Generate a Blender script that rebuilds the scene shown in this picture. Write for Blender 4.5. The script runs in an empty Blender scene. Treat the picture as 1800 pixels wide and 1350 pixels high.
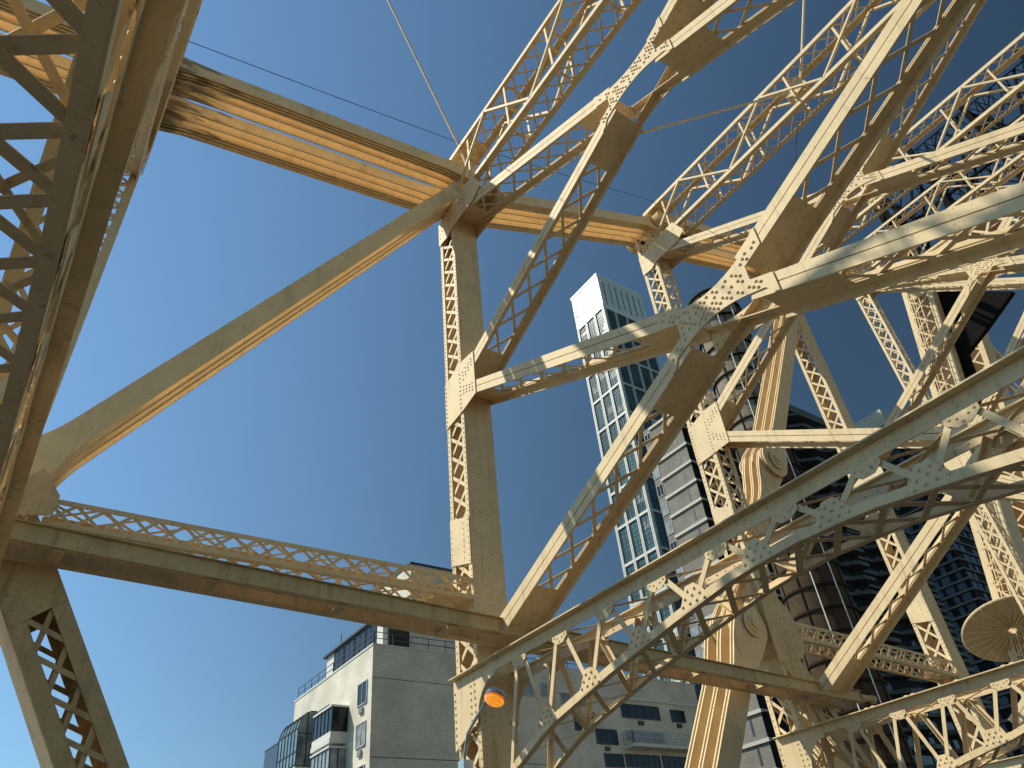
import bpy, math, random
from mathutils import Vector, Matrix

random.seed(7)
scene = bpy.context.scene
PI = math.pi

# ------------------------------------------------------------------ camera
# x = along the bridge, y = across it (outward, to the far truss), z = up;
# the camera is the origin, about 3 m above the roadway.
R_RIGHT = Vector((0.8164, -0.5704, -0.0895))
FOCAL = 1272.77          # in pixels of the 1800 wide photograph
PITCH, ROLL, YAW = math.radians(37.9619), math.radians(-6.2512), math.radians(38.1098)
cp, sp = math.cos(PITCH), math.sin(PITCH)
fw = Vector((math.sin(YAW) * cp, math.cos(YAW) * cp, sp))
rt = Vector((math.cos(YAW), -math.sin(YAW), 0))
up = rt.cross(fw)
r2 = math.cos(ROLL) * rt + math.sin(ROLL) * up
u2 = -math.sin(ROLL) * rt + math.cos(ROLL) * up
cam_d = bpy.data.cameras.new("camera")
cam = bpy.data.objects.new("camera", cam_d)
scene.collection.objects.link(cam)
cam_d.sensor_width = 36.0
cam_d.lens = 36.0 * FOCAL / 1800.0
cam_d.clip_start = 0.1
cam_d.clip_end = 20000
cam.matrix_world = Matrix(((r2.x, u2.x, -fw.x, 0), (r2.y, u2.y, -fw.y, 0), (r2.z, u2.z, -fw.z, 0), (0, 0, 0, 1)))
scene.camera = cam

# ------------------------------------------------------------------ light
LIGHT = Vector((1.0, -0.85, -1.35)).normalized()      # the way sunlight travels
TO_SUN = -LIGHT
ELEV = math.asin(TO_SUN.z)
world = bpy.data.worlds.new("World")
scene.world = world
world.use_nodes = True
wn = world.node_tree.nodes
wl = world.node_tree.links
bg = wn["Background"]
sky = wn.new("ShaderNodeTexSky")
sky.sky_type = 'NISHITA'
sky.sun_disc = False
sky.sun_elevation = ELEV
sky.sun_rotation = math.atan2(TO_SUN.x, TO_SUN.y)
sky.altitude = 0
sky.air_density = 0.75
sky.dust_density = 0.0
sky.ozone_density = 0.8
# skylight is polarised at right angles to the sun: the window dims that part of the sky
tc = wn.new("ShaderNodeTexCoord")
dt = wn.new("ShaderNodeVectorMath")
dt.operation = 'DOT_PRODUCT'
dt.inputs[1].default_value = TO_SUN
wl.new(tc.outputs["Generated"], dt.inputs[0])


def wmath(op, a, b):
    q = wn.new("ShaderNodeMath")
    q.operation = op
    for i_, x_ in enumerate((a, b)):
        if isinstance(x_, (int, float)):
            q.inputs[i_].default_value = x_
        else:
            wl.new(x_, q.inputs[i_])
    return q.outputs[0]


c2 = wmath('MULTIPLY', dt.outputs["Value"], dt.outputs["Value"])
pol = wmath('DIVIDE', wmath('SUBTRACT', 1.0, c2), wmath('ADD', 1.0, c2))
keep = wmath('SUBTRACT', 1.0, wmath('MULTIPLY', pol, 0.74))
tint = wn.new("ShaderNodeMix")
tint.data_type = 'RGBA'
tint.blend_type = 'MULTIPLY'
tint.inputs[0].default_value = 1.0
tint.inputs[7].default_value = (0.82, 1.0, 0.95, 1)
wl.new(sky.outputs[0], tint.inputs[6])
dim = wn.new("ShaderNodeVectorMath")
dim.operation = 'SCALE'
wl.new(tint.outputs[2], dim.inputs[0])
wl.new(keep, dim.inputs["Scale"])
wl.new(dim.outputs[0], bg.inputs[0])
bg.inputs[1].default_value = 0.15
sun_d = bpy.data.lights.new("sun", 'SUN')
sun_d.energy = 3.35
sun_d.angle = math.radians(0.5)
sun_d.color = (1.0, 0.96, 0.82)
sun = bpy.data.objects.new("sun", sun_d)
scene.collection.objects.link(sun)
sun.rotation_euler = LIGHT.to_track_quat('-Z', 'Y').to_euler()
sun.location = (-40, 40, 80)
scene.view_settings.view_transform = 'Standard'
scene.view_settings.look = 'None'
scene.view_settings.exposure = 0.65
scene.view_settings.gamma = 1.0
scene.cycles.diffuse_bounces = 8
scene.cycles.max_bounces = 12


def ray(u, v):
    a, b = (u - 900) / FOCAL, (v - 675) / FOCAL
    return r2 * a - u2 * b + fw


def onX(u, v, X):
    d = ray(u, v)
    return d * (X / d.x)


def onY(u, v, Y):
    d = ray(u, v)
    return d * (Y / d.y)


# ------------------------------------------------------------------ materials
def mat(name, col, rough=0.55, var=0.0, scale=3.0, metal=0.0, bump=0.0, bscale=40.0, streak=0.0, dirt=None, dirt_amt=0.0, spec=0.4):
    m = bpy.data.materials.new(name)
    m.use_nodes = True
    nt = m.node_tree
    n, l = nt.nodes, nt.links
    p = n["Principled BSDF"]
    p.inputs["Roughness"].default_value = rough
    p.inputs["Metallic"].default_value = metal
    p.inputs["Specular IOR Level"].default_value = spec if name.find('paint') < 0 else 0.22
    c = (*col, 1)
    p.inputs["Base Color"].default_value = c
    if var > 0 or dirt:
        g = n.new("ShaderNodeNewGeometry")
        t = n.new("ShaderNodeTexNoise")
        t.inputs["Scale"].default_value = scale
        t.inputs["Detail"].default_value = 6
        t.inputs["Roughness"].default_value = 0.6
        l.new(g.outputs["Position"], t.inputs["Vector"])
        mx = n.new("ShaderNodeMix")
        mx.data_type = 'RGBA'
        mx.inputs[6].default_value = (*[x * (1 - var) for x in col], 1)
        mx.inputs[7].default_value = (*[min(1, x * (1 + var)) for x in col], 1)
        r = n.new("ShaderNodeMapRange")
        r.inputs[1].default_value = 0.3
        r.inputs[2].default_value = 0.7
        l.new(t.outputs[0], r.inputs[0])
        l.new(r.outputs[0], mx.inputs[0])
        out = mx.outputs[2]
        if dirt:
            t2 = n.new("ShaderNodeTexNoise")
            t2.inputs["Scale"].default_value = 1.0
            t2.inputs["Detail"].default_value = 8
            t2.inputs["Roughness"].default_value = 0.7
            mp = n.new("ShaderNodeMapping")
            mp.inputs["Scale"].default_value = (1.7, 1.7, 0.5)
            l.new(g.outputs["Position"], mp.inputs[0])
            l.new(mp.outputs[0], t2.inputs["Vector"])
            r2_ = n.new("ShaderNodeMapRange")
            r2_.inputs[1].default_value = 0.54
            r2_.inputs[2].default_value = 0.74
            r2_.inputs[4].default_value = dirt_amt
            l.new(t2.outputs[0], r2_.inputs[0])
            m2 = n.new("ShaderNodeMix")
            m2.data_type = 'RGBA'
            m2.inputs[7].default_value = (*dirt, 1)
            l.new(out, m2.inputs[6])
            l.new(r2_.outputs[0], m2.inputs[0])
            out = m2.outputs[2]
            if streak > 0:
                mp3 = n.new("ShaderNodeMapping")
                mp3.inputs["Scale"].default_value = (7.0, 7.0, 0.45)
                l.new(g.outputs["Position"], mp3.inputs[0])
                t4 = n.new("ShaderNodeTexNoise")
                t4.inputs["Scale"].default_value = 1.0
                t4.inputs["Detail"].default_value = 5
                l.new(mp3.outputs[0], t4.inputs["Vector"])
                r4 = n.new("ShaderNodeMapRange")
                r4.inputs[1].default_value = 0.56
                r4.inputs[2].default_value = 0.76
                r4.inputs[4].default_value = streak
                l.new(t4.outputs[0], r4.inputs[0])
                t5 = n.new("ShaderNodeTexNoise")
                t5.inputs["Scale"].default_value = 11.0
                t5.inputs["Detail"].default_value = 3
                l.new(g.outputs["Position"], t5.inputs["Vector"])
                r5 = n.new("ShaderNodeMapRange")
                r5.inputs[1].default_value = 0.66
                r5.inputs[2].default_value = 0.72
                r5.inputs[4].default_value = 0.55
                l.new(t5.outputs[0], r5.inputs[0])
                mxx = n.new("ShaderNodeMath")
                mxx.operation = 'MAXIMUM'
                l.new(r4.outputs[0], mxx.inputs[0])
                l.new(r5.outputs[0], mxx.inputs[1])
                m4 = n.new("ShaderNodeMix")
                m4.data_type = 'RGBA'
                m4.inputs[7].default_value = (0.26, 0.15, 0.07, 1)
                l.new(out, m4.inputs[6])
                l.new(mxx.outputs[0], m4.inputs[0])
                out = m4.outputs[2]
        l.new(out, p.inputs["Base Color"])
    if bump > 0:
        g2 = n.new("ShaderNodeNewGeometry")
        t3 = n.new("ShaderNodeTexNoise")
        t3.inputs["Scale"].default_value = bscale
        t3.inputs["Detail"].default_value = 4
        l.new(g2.outputs["Position"], t3.inputs["Vector"])
        b = n.new("ShaderNodeBump")
        b.inputs["Strength"].default_value = bump
        b.inputs["Distance"].default_value = 0.02
        l.new(t3.outputs[0], b.inputs["Height"])
        l.new(b.outputs[0], p.inputs["Normal"])
    return m


PAINT = mat("cream_bridge_paint", (0.70, 0.535, 0.31), 0.62, 0.08, 1.3, bump=0.2, bscale=9, streak=0.42, dirt=(0.46, 0.32, 0.16), dirt_amt=0.5)
PAINT_OLD = mat("weathered_bridge_paint", (0.60, 0.44, 0.235), 0.65, 0.12, 2.2, bump=0.3, bscale=14, streak=0.55, dirt=(0.22, 0.14, 0.07), dirt_amt=0.65)
EYEPAINT = mat("eyebar_paint", (0.82, 0.62, 0.34), 0.6, 0.08, 1.7, bump=0.2, bscale=12, streak=0.2, dirt=(0.40, 0.24, 0.10), dirt_amt=0.45)


def add_soot(m, x0, x1):
    """soot and grime gathered round the pin: a ragged dark stain on the bar ends"""
    n, l = m.node_tree.nodes, m.node_tree.links
    p = n["Principled BSDF"]
    src = p.inputs["Base Color"].links[0].from_socket
    g = n.new("ShaderNodeNewGeometry")
    sx = n.new("ShaderNodeSeparateXYZ")
    l.new(g.outputs["Position"], sx.inputs[0])
    r = n.new("ShaderNodeMapRange")
    r.inputs[1].default_value = x1
    r.inputs[2].default_value = x0
    r.inputs[3].default_value = -0.32
    r.inputs[4].default_value = 0.18
    l.new(sx.outputs[0], r.inputs[0])
    t = n.new("ShaderNodeTexNoise")
    mpz = n.new("ShaderNodeMapping")
    mpz.inputs["Scale"].default_value = (0.7, 3.0, 2.2)
    l.new(g.outputs["Position"], mpz.inputs[0])
    t.inputs["Scale"].default_value = 1.8
    t.inputs["Detail"].default_value = 8
    l.new(mpz.outputs[0], t.inputs["Vector"])
    ad = n.new("ShaderNodeMath")
    l.new(t.outputs[0], ad.inputs[0])
    l.new(r.outputs[0], ad.inputs[1])
    r2_ = n.new("ShaderNodeMapRange")
    r2_.inputs[1].default_value = 0.5
    r2_.inputs[2].default_value = 0.66
    r2_.inputs[4].default_value = 0.72
    l.new(ad.outputs[0], r2_.inputs[0])
    mx = n.new("ShaderNodeMix")
    mx.data_type = 'RGBA'
    mx.inputs[7].default_value = (0.07, 0.06, 0.04, 1)
    l.new(src, mx.inputs[6])
    l.new(r2_.outputs[0], mx.inputs[0])
    l.new(mx.outputs[2], p.inputs["Base Color"])


STAINED = mat("stained_eyebar_paint", (0.82, 0.62, 0.34), 0.6, 0.08, 1.7, bump=0.2, bscale=12, streak=0.2, dirt=(0.40, 0.24, 0.10), dirt_amt=0.45)
add_soot(STAINED, -0.5, 3.2)
DARK_STEEL = mat("dark_steel", (0.010, 0.009, 0.008), 0.9, 0.2, 2.0, spec=0.05)  # plain near-black matt colour for the tower top and portal bracing
CABLE = mat("cable_dark", (0.05, 0.06, 0.07), 0.6)
GALV = mat("galvanised_steel", (0.45, 0.46, 0.46), 0.35, 0.1, 6, metal=0.8)
ASPHALT = mat("asphalt", (0.035, 0.034, 0.032), 0.9, 0.15, 2)
GROUND = mat("city_ground", (0.07, 0.068, 0.062), 0.9, 0.3, 0.05)


# ------------------------------------------------------------------ mesh builder
class MB:
    def __init__(s):
        s.v, s.f, s.mi = [], [], []

    def face(s, pts):
        i = len(s.v)
        s.v += [Vector(q) for q in pts]
        s.f.append(tuple(range(i, i + len(pts))))

    def box(s, c, hx, hy, hz):
        c, hx, hy, hz = Vector(c), Vector(hx), Vector(hy), Vector(hz)
        i = len(s.v)
        for a in (-1, 1):
            for b in (-1, 1):
                for d in (-1, 1):
                    s.v.append(c + a * hx + b * hy + d * hz)
        for q in ((0, 1, 3, 2), (4, 6, 7, 5), (0, 4, 5, 1), (2, 3, 7, 6), (0, 2, 6, 4), (1, 5, 7, 3)):
            s.f.append(tuple(i + k for k in q))

    def aabb(s, x0, x1, y0, y1, z0, z1):
        s.box(((x0 + x1) / 2, (y0 + y1) / 2, (z0 + z1) / 2), ((x1 - x0) / 2, 0, 0), (0, (y1 - y0) / 2, 0), (0, 0, (z1 - z0) / 2))

    def bar(s, a, b, w, t, u):
        """bar from a to b, w wide along u, t thick the other way"""
        a, b, u = Vector(a), Vector(b), Vector(u)
        d = b - a
        L = d.length
        if L < 1e-6:
            return
        d = d / L
        u = (u - d * u.dot(d)).normalized()
        n = d.cross(u)
        s.box((a + b) / 2, d * L / 2, u * w / 2, n * t / 2)

    def prism(s, pts, ext):
        pts = [Vector(q) for q in pts]
        ext = Vector(ext)
        n = len(pts)
        i = len(s.v)
        s.v += pts + [q + ext for q in pts]
        s.f.append(tuple(range(i, i + n)))
        s.f.append(tuple(range(i + 2 * n - 1, i + n - 1, -1)))
        for k in range(n):
            j = (k + 1) % n
            s.f.append((i + k, i + j, i + n + j, i + n + k))

    def tube(s, a, b, r, seg=8, r1=None, cap=True):
        a, b = Vector(a), Vector(b)
        d = (b - a).normalized()
        u = d.orthogonal().normalized()
        w = d.cross(u)
        r1 = r if r1 is None else r1
        i = len(s.v)
        for k in range(seg):
            an = 2 * PI * k / seg
            o = u * math.cos(an) + w * math.sin(an)
            s.v.append(a + o * r)
            s.v.append(b + o * r1)
        for k in range(seg):
            j = (k + 1) % seg
            s.f.append((i + 2 * k, i + 2 * j, i + 2 * j + 1, i + 2 * k + 1))
        if cap:
            s.f.append(tuple(i + 2 * k for k in reversed(range(seg))))
            s.f.append(tuple(i + 2 * k + 1 for k in range(seg)))

    def path(s, pts, r, seg=8):
        for a, b in zip(pts, pts[1:]):
            s.tube(a, b, r, seg)

    def rivet(s, p, n, r=0.03, h=0.022):
        p, n = Vector(p), Vector(n).normalized()
        u = n.orthogonal().normalized()
        w = n.cross(u)
        i = len(s.v)
        for rr, hh in ((r, 0.0), (r * 0.8, h * 0.75)):
            for k in range(7):
                an = 2 * PI * k / 7
                s.v.append(p + (u * math.cos(an) + w * math.sin(an)) * rr + n * hh)
        s.v.append(p + n * h)
        for k in range(7):
            j = (k + 1) % 7
            s.f.append((i + k, i + j, i + 7 + j, i + 7 + k))
            s.f.append((i + 7 + k, i + 7 + j, i + 14))

    def build(s, name, material, parent=None, base=None, smooth=False, **props):
        me = bpy.data.meshes.new(name)
        if base is None:
            base = Vector((0, 0, 0))
            q = parent
            while q is not None:
                base = base + q.location
                q = q.parent
        me.from_pydata([tuple(v - base) for v in s.v], [], s.f)
        me.validate()
        me.update()
        import bmesh
        bm = bmesh.new()
        bm.from_mesh(me)
        bmesh.ops.recalc_face_normals(bm, faces=bm.faces)
        bm.to_mesh(me)
        bm.free()
        if smooth:
            for pl in me.polygons:
                pl.use_smooth = True
        me.materials.append(material)
        o = bpy.data.objects.new(name, me)
        scene.collection.objects.link(o)
        if parent is not None:
            o.parent = parent
        else:
            o.location = base
        for k, v in props.items():
            o[k] = v
        return o


def empty(name, loc, **props):
    o = bpy.data.objects.new(name, None)
    scene.collection.objects.link(o)
    o.location = loc
    o.empty_display_size = 0.5
    for k, v in props.items():
        o[k] = v
    return o


EX, EY, EZ = Vector((1, 0, 0)), Vector((0, 1, 0)), Vector((0, 0, 1))

# ------------------------------------------------------------------ setting
m = MB()
m.aabb(-3000, 6000, -5000, 5000, -46, -45)
m.build("ground", GROUND, kind="structure")
m = MB()
m.aabb(-120, 120, -3.2, 13.2, -3.6, -3.0)
m.build("road_deck", ASPHALT, kind="structure")

# ------------------------------------------------------------------ the bridge
YA, YB = 15.17, -3.83          # the two truss planes
YM = (YA + YB) / 2
HW = 0.48                      # half width of a post
bridge = empty("steel_bridge", (10, YA, -3.0), label="cream riveted steel truss bridge of lattice posts, braces and eyebars filling most of the photo", category="bridge")
# frames along the bridge: front plane, depth, node heights, top strut
FR = [dict(x=-1.45, d=1.02, lo=5.3, mid=17.6, top=19.6, zt=22.1, h=2.8),
      dict(x=9.58, d=1.0, lo=5.25, mid=13.8, top=22.2, zt=25.5, h=3.1),
      dict(x=21.3, d=1.0, lo=4.55, mid=15.8, top=26.8, zt=29.4, h=2.55),
      dict(x=33.0, d=0.95, lo=4.1, mid=17.0, top=29.7, zt=33.3, h=2.7),
      dict(x=45.6, d=0.95, lo=3.7, mid=21.0, top=36.9, zt=40.2, h=2.7)]


def lace_face(mb, o, a, b, width, length, pitch, w, t, n, double=True, lift=0.012):
    """X lacing on a face: o = corner, a = unit across, b = unit along, n = face normal"""
    k = max(1, round(length / pitch))
    q = length / k
    for i in range(k):
        p0 = o + b * (q * i)
        p1 = o + a * width + b * (q * (i + 1))
        mb.bar(p0 + n * lift, p1 + n * lift, w, t, a + b)
        if double:
            mb.bar(o + a * width + b * (q * i) - n * lift, o + b * (q * (i + 1)) - n * lift, w, t, a - b)
        if double and length < 60:
            mb.rivet((p0 + p1) / 2 + n * (lift + t / 2), n, 0.022, 0.016)


def post(fr, yc, z0, z1, solid=True, rivets=True, pitch=0.67, battens=()):
    x0, x1 = fr["x"], fr["x"] + fr["d"]
    mb = MB()
    ya, yb = yc - HW, yc + HW
    if solid:
        mb.aabb(x0 + 0.03, x1 - 0.03, ya, ya + 0.025, z0, z1)
        mb.aabb(x0 + 0.03, x1 - 0.03, yb - 0.025, yb, z0, z1)
    else:
        for yy in (ya, yb - 0.02):
            mb.aabb(x0 + 0.03, x0 + 0.19, yy, yy + 0.02, z0, z1)
            mb.aabb(x1 - 0.19, x1 - 0.03, yy, yy + 0.02, z0, z1)
    for xx in (x0, x1 - 0.03):
        mb.aabb(xx, xx + 0.03, ya - 0.004, ya + 0.16, z0, z1)
        mb.aabb(xx, xx + 0.03, yb - 0.16, yb + 0.004, z0, z1)
    if rivets:
        z = z0 + 0.1
        while z < z1 and z < 26:
            for yy in (ya + 0.05, yb - 0.05):
                mb.rivet((x0, yy, z), -EX, 0.024, 0.022)
            if solid:
                for xx in (x0 + 0.12, x1 - 0.12):
                    mb.rivet((xx, ya, z + 0.08), -EY, 0.032, 0.028)
                if random.random() < 0.75:
                    mb.rivet((x0 + random.uniform(0.25, 0.75), ya, z + random.uniform(-0.06, 0.06)), -EY, 0.034, 0.03)
            z += 0.2 if not solid else 0.17
    o = mb.build("post", PAINT, bridge)
    for xx, n in ((x0 + 0.045, -EX), (x1 - 0.045, EX)):
        lc = MB()
        lace_face(lc, Vector((xx, ya + 0.1, z0)), EY, EZ, 2 * HW - 0.2, z1 - z0, pitch, 0.10, 0.014, n)
        lc.build("lacing", PAINT, o)
    if not solid:
        for yy, n in ((ya + 0.03, -EY), (yb - 0.03, EY)):
            lc = MB()
            lace_face(lc, Vector((x0 + 0.12, yy, z0)), EX, EZ, fr["d"] - 0.24, z1 - z0, pitch * 0.9, 0.07, 0.014, n)
            lc.build("lacing", PAINT, o)
    for (b0, b1, slant) in battens:
        bm_ = MB()
        bm_.prism([(x0 - 0.012, ya, b0), (x0 - 0.012, yb, b0 - slant), (x0 - 0.012, yb, b1 - slant), (x0 - 0.012, ya, b1)], (-0.018, 0, 0))
        z = min(b0, b0 - slant) + 0.1
        while z < b1 - 0.05:
            for yy in (ya + 0.06, ya + 0.3, yb - 0.06):
                bm_.rivet((x0 - 0.03, yy, z), -EX, 0.024, 0.017)
            z += 0.17
        bm_.build("batten_plate", PAINT, o)
    return o


P = {}
P[0] = post(FR[0], YA, 8.0, 22.8, solid=False, rivets=True, pitch=0.55)
P[1] = post(FR[1], YA, -3.0, 24.3, True, battens=((7.95, 9.3, -0.3), (-2.0, -1.0, 0), (1.3, 1.9, 0)))
P[2] = post(FR[2], YA, -3.0, 28.6, False, pitch=0.8, battens=((11.2, 12.4, -0.3), (6.3, 7.3, -0.2)))
P[3] = post(FR[3], YA, -3.0, 32.6, True, pitch=0.85, battens=((9.6, 10.8, -0.2),))
P[4] = post(FR[4], YA, -3.0, 39.2, False, rivets=False, pitch=1.0)
for k in (2, 3, 4):
    post(FR[k], YB, 4, FR[k]["zt"] - 0.8, k == 3, rivets=False, pitch=0.85)


# ---- sway bracing: I-shaped double members, front and back flange pairs with a lattice web
def sway_member(fr, A, B, w=0.42, plates=1.25):
    """A, B = (y, z) of the two ends; plates = length of the solid web near each end"""
    x0, x1 = fr["x"], fr["x"] + fr["d"]
    a, b = Vector((0, A[0], A[1])), Vector((0, B[0], B[1]))
    d = (b - a).normalized()
    e = Vector((0, -d.z, d.y))
    if e.z < 0:
        e = -e
    mb = MB()
    g = 0.012
    sw = w / 2 - g
    for xx, sg in ((x0, 1), (x1, -1)):
        for s_ in (-1, 1):
            off = e * s_ * (g + sw / 2)
            mb.bar(a + off + EX * (xx + sg * 0.014), b + off + EX * (xx + sg * 0.014), sw, 0.028, e)
            off = e * s_ * (g + 0.012)
            mb.bar(a + off + EX * (xx + sg * 0.118), b + off + EX * (xx + sg * 0.118), 0.022, 0.18, e)
    o = mb.build("sway_brace", PAINT, bridge)
    lc = MB()
    L = (b - a).length
    k = max(2, round(L / 0.95))
    q = L / k
    dep = fr["d"] - 0.30
    for i in range(k):
        p0 = a + d * (q * i) + EX * (x0 + 0.15)
        p1 = a + d * (q * (i + 1)) + EX * (x1 - 0.15)
        lc.bar(p0 + e * 0.008, p1 + e * 0.008, 0.085, 0.014, d)
        p0 = a + d * (q * i) + EX * (x1 - 0.15)
        p1 = a + d * (q * (i + 1)) + EX * (x0 + 0.15)
        lc.bar(p0 - e * 0.008, p1 - e * 0.008, 0.085, 0.014, d)
    lc.build("lacing", PAINT, o)
    for s0, s1 in ((0.0, plates), (L - 1.5, L)):
        tp = MB()
        tp.bar(a + d * s0 + EX * (x0 + x1) / 2 - e * 0.028, a + d * s1 + EX * (x0 + x1) / 2 - e * 0.028, fr["d"] - 0.08, 0.018, EX)
        tp.build("tie_plate", PAINT, o)
    return o


def x_gusset(fr, zc, slope, w, half, waist):
    """waisted plate where the two diagonals cross; half = its half length along y"""
    x0, x1 = fr["x"], fr["x"] + fr["d"]
    o = None
    for xx, t in ((x0 - 0.03, 0.028), (x1 + 0.002, 0.028)):
        mb = MB()
        hv = w / 2 * math.sqrt(1 + slope * slope)
        pts_t, pts_b = [], []
        n = 24
        for i in range(n + 1):
            y = -half + 2 * half * i / n
            z = max(waist, abs(y) * slope + hv * 0.98) if abs(y) < half else abs(y) * slope + hv * 0.98
            z = (abs(y * slope) ** 2.2 + (waist) ** 2.2) ** (1 / 2.2) if abs(y) < half * 0.9 else abs(y) * slope + hv * 0.97
            pts_t.append((y, z))
        # left edge notch between the two arms
        mouth = max(0.0, half * slope - hv)
        notch = half - 0.45
        left = [(-half, -mouth), (-notch, -max(0.02, notch * slope - hv)), (-notch, max(0.02, notch * slope - hv)), (-half, mouth)]
        poly = pts_t + [(half, mouth), (notch, max(0.02, notch * slope - hv)), (notch, -max(0.02, notch * slope - hv)), (half, -mouth)]
        poly += [(y, -z) for (y, z) in reversed(pts_t)] + left
        mb.prism([(xx, YM + y, zc + z) for y, z in poly], (t, 0, 0))
        if xx > x0:
            for q in (-1, 1):
                mb.bar((xx - 0.09, YM - half, zc - q * half * slope), (xx - 0.09, YM + half, zc + q * half * slope), 0.02 + 0.006 * q, 0.17 - 0.004 * q, EZ)
        if True:
            rx = xx
            ny = int(half / 0.085)
            for iy in range(-ny, ny + 1):
                y = iy * 0.085 * 0.97
                for iz in range(-9, 10):
                    z = (iz + (0.5 if iy % 2 else 0)) * 0.15
                    ins = abs(z) < (abs(y * slope) ** 2.2 + waist ** 2.2) ** (1 / 2.2) - 0.07
                    mth = abs(z) > max(0.0, abs(y) * slope - hv) + 0.05 or abs(y) < notch - 0.05
                    if ins and mth and random.random() < 0.62:
                        mb.rivet((xx, YM + y, zc + z), -EX, 0.036, 0.034)
        mb.build("crossing_gusset", PAINT, bridge)


def node_gusset(fr, yc, z, sgn, arms, w=0.42, hgt=1.1, reach=0.75):
    """plate on a post where braces meet it; arms = slopes (dz/dy towards the middle) of the braces"""
    x0 = fr["x"]
    yo, yi = yc + sgn * (HW + 0.0), yc - sgn * HW
    tip = yi - sgn * reach
    hi = max(arms) * (reach + HW)
    lo = min(arms) * (reach + HW)
    mb = MB()
    p = [(yo, z - hgt), (yi, z - hgt * 0.75 + min(0, lo) * 0.3), (tip, z + lo - w * 0.62), (tip, z + hi + w * 0.62), (yi, z + max(hi, 0) * 0.5 + hgt * 0.55), (yo, z + hgt * 0.55)]
    mb.prism([(x0 - 0.034, y, zz) for y, zz in p], (0.03, 0, 0))
    zz = z - hgt + 0.1
    while zz < z + hgt * 0.5:
        for yy in (yo - sgn * 0.06, yi + sgn * 0.06):
            mb.rivet((x0 - 0.034, yy, zz), -EX, 0.03, 0.028)
        zz += 0.16
    for s_ in arms:
        for i in range(4):
            for j in (-1, 0, 1):
                y = yi - sgn * (0.12 + i * 0.16)
                dd = 0.12 + i * 0.16 + HW
                mb.rivet((x0 - 0.034, y, z + s_ * dd + j * 0.13 + random.uniform(-.02, .02)), -EX, 0.03, 0.028)
    mb.build("gusset_plate", PAINT, bridge)


for k, fr in enumerate(FR):
    lo, mid, top = fr["lo"], fr["mid"], fr["top"]
    for (za, zb) in ((lo, mid), (mid, top)) if k else ((lo, mid),):
        s_ = (zb - za) / (YA - YB)
        zc = (za + zb) / 2
        yin, yin2 = YA - HW, YB + HW
        half = 1.35 if s_ < 0.55 else 1.1
        cut = half - 0.5
        for y0_, z0_, sg in ((yin, za + s_ * HW, 1), (yin, zb - s_ * HW, 1), (yin2, za + s_ * HW, -1), (yin2, zb - s_ * HW, -1)):
            if z0_ < zc and za == lo and k:
                y0_ -= sg * 1.15
                z0_ += 1.15 * s_
            sway_member(fr, (y0_, z0_), (YM + sg * cut, zc + (cut * s_ if z0_ > zc else -cut * s_)), w=0.42 if k else 0.34)
        x_gusset(fr, zc, s_, 0.42, half, 0.30 if s_ < 0.55 else 0.36)
    if k:
        s1 = (mid - lo) / (YA - YB)
        s2 = (top - mid) / (YA - YB)
        node_gusset(fr, YA, mid, 1, (s2, -s1))
        if k >= 2:
            node_gusset(fr, YB, mid, -1, (s2, -s1))


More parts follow.
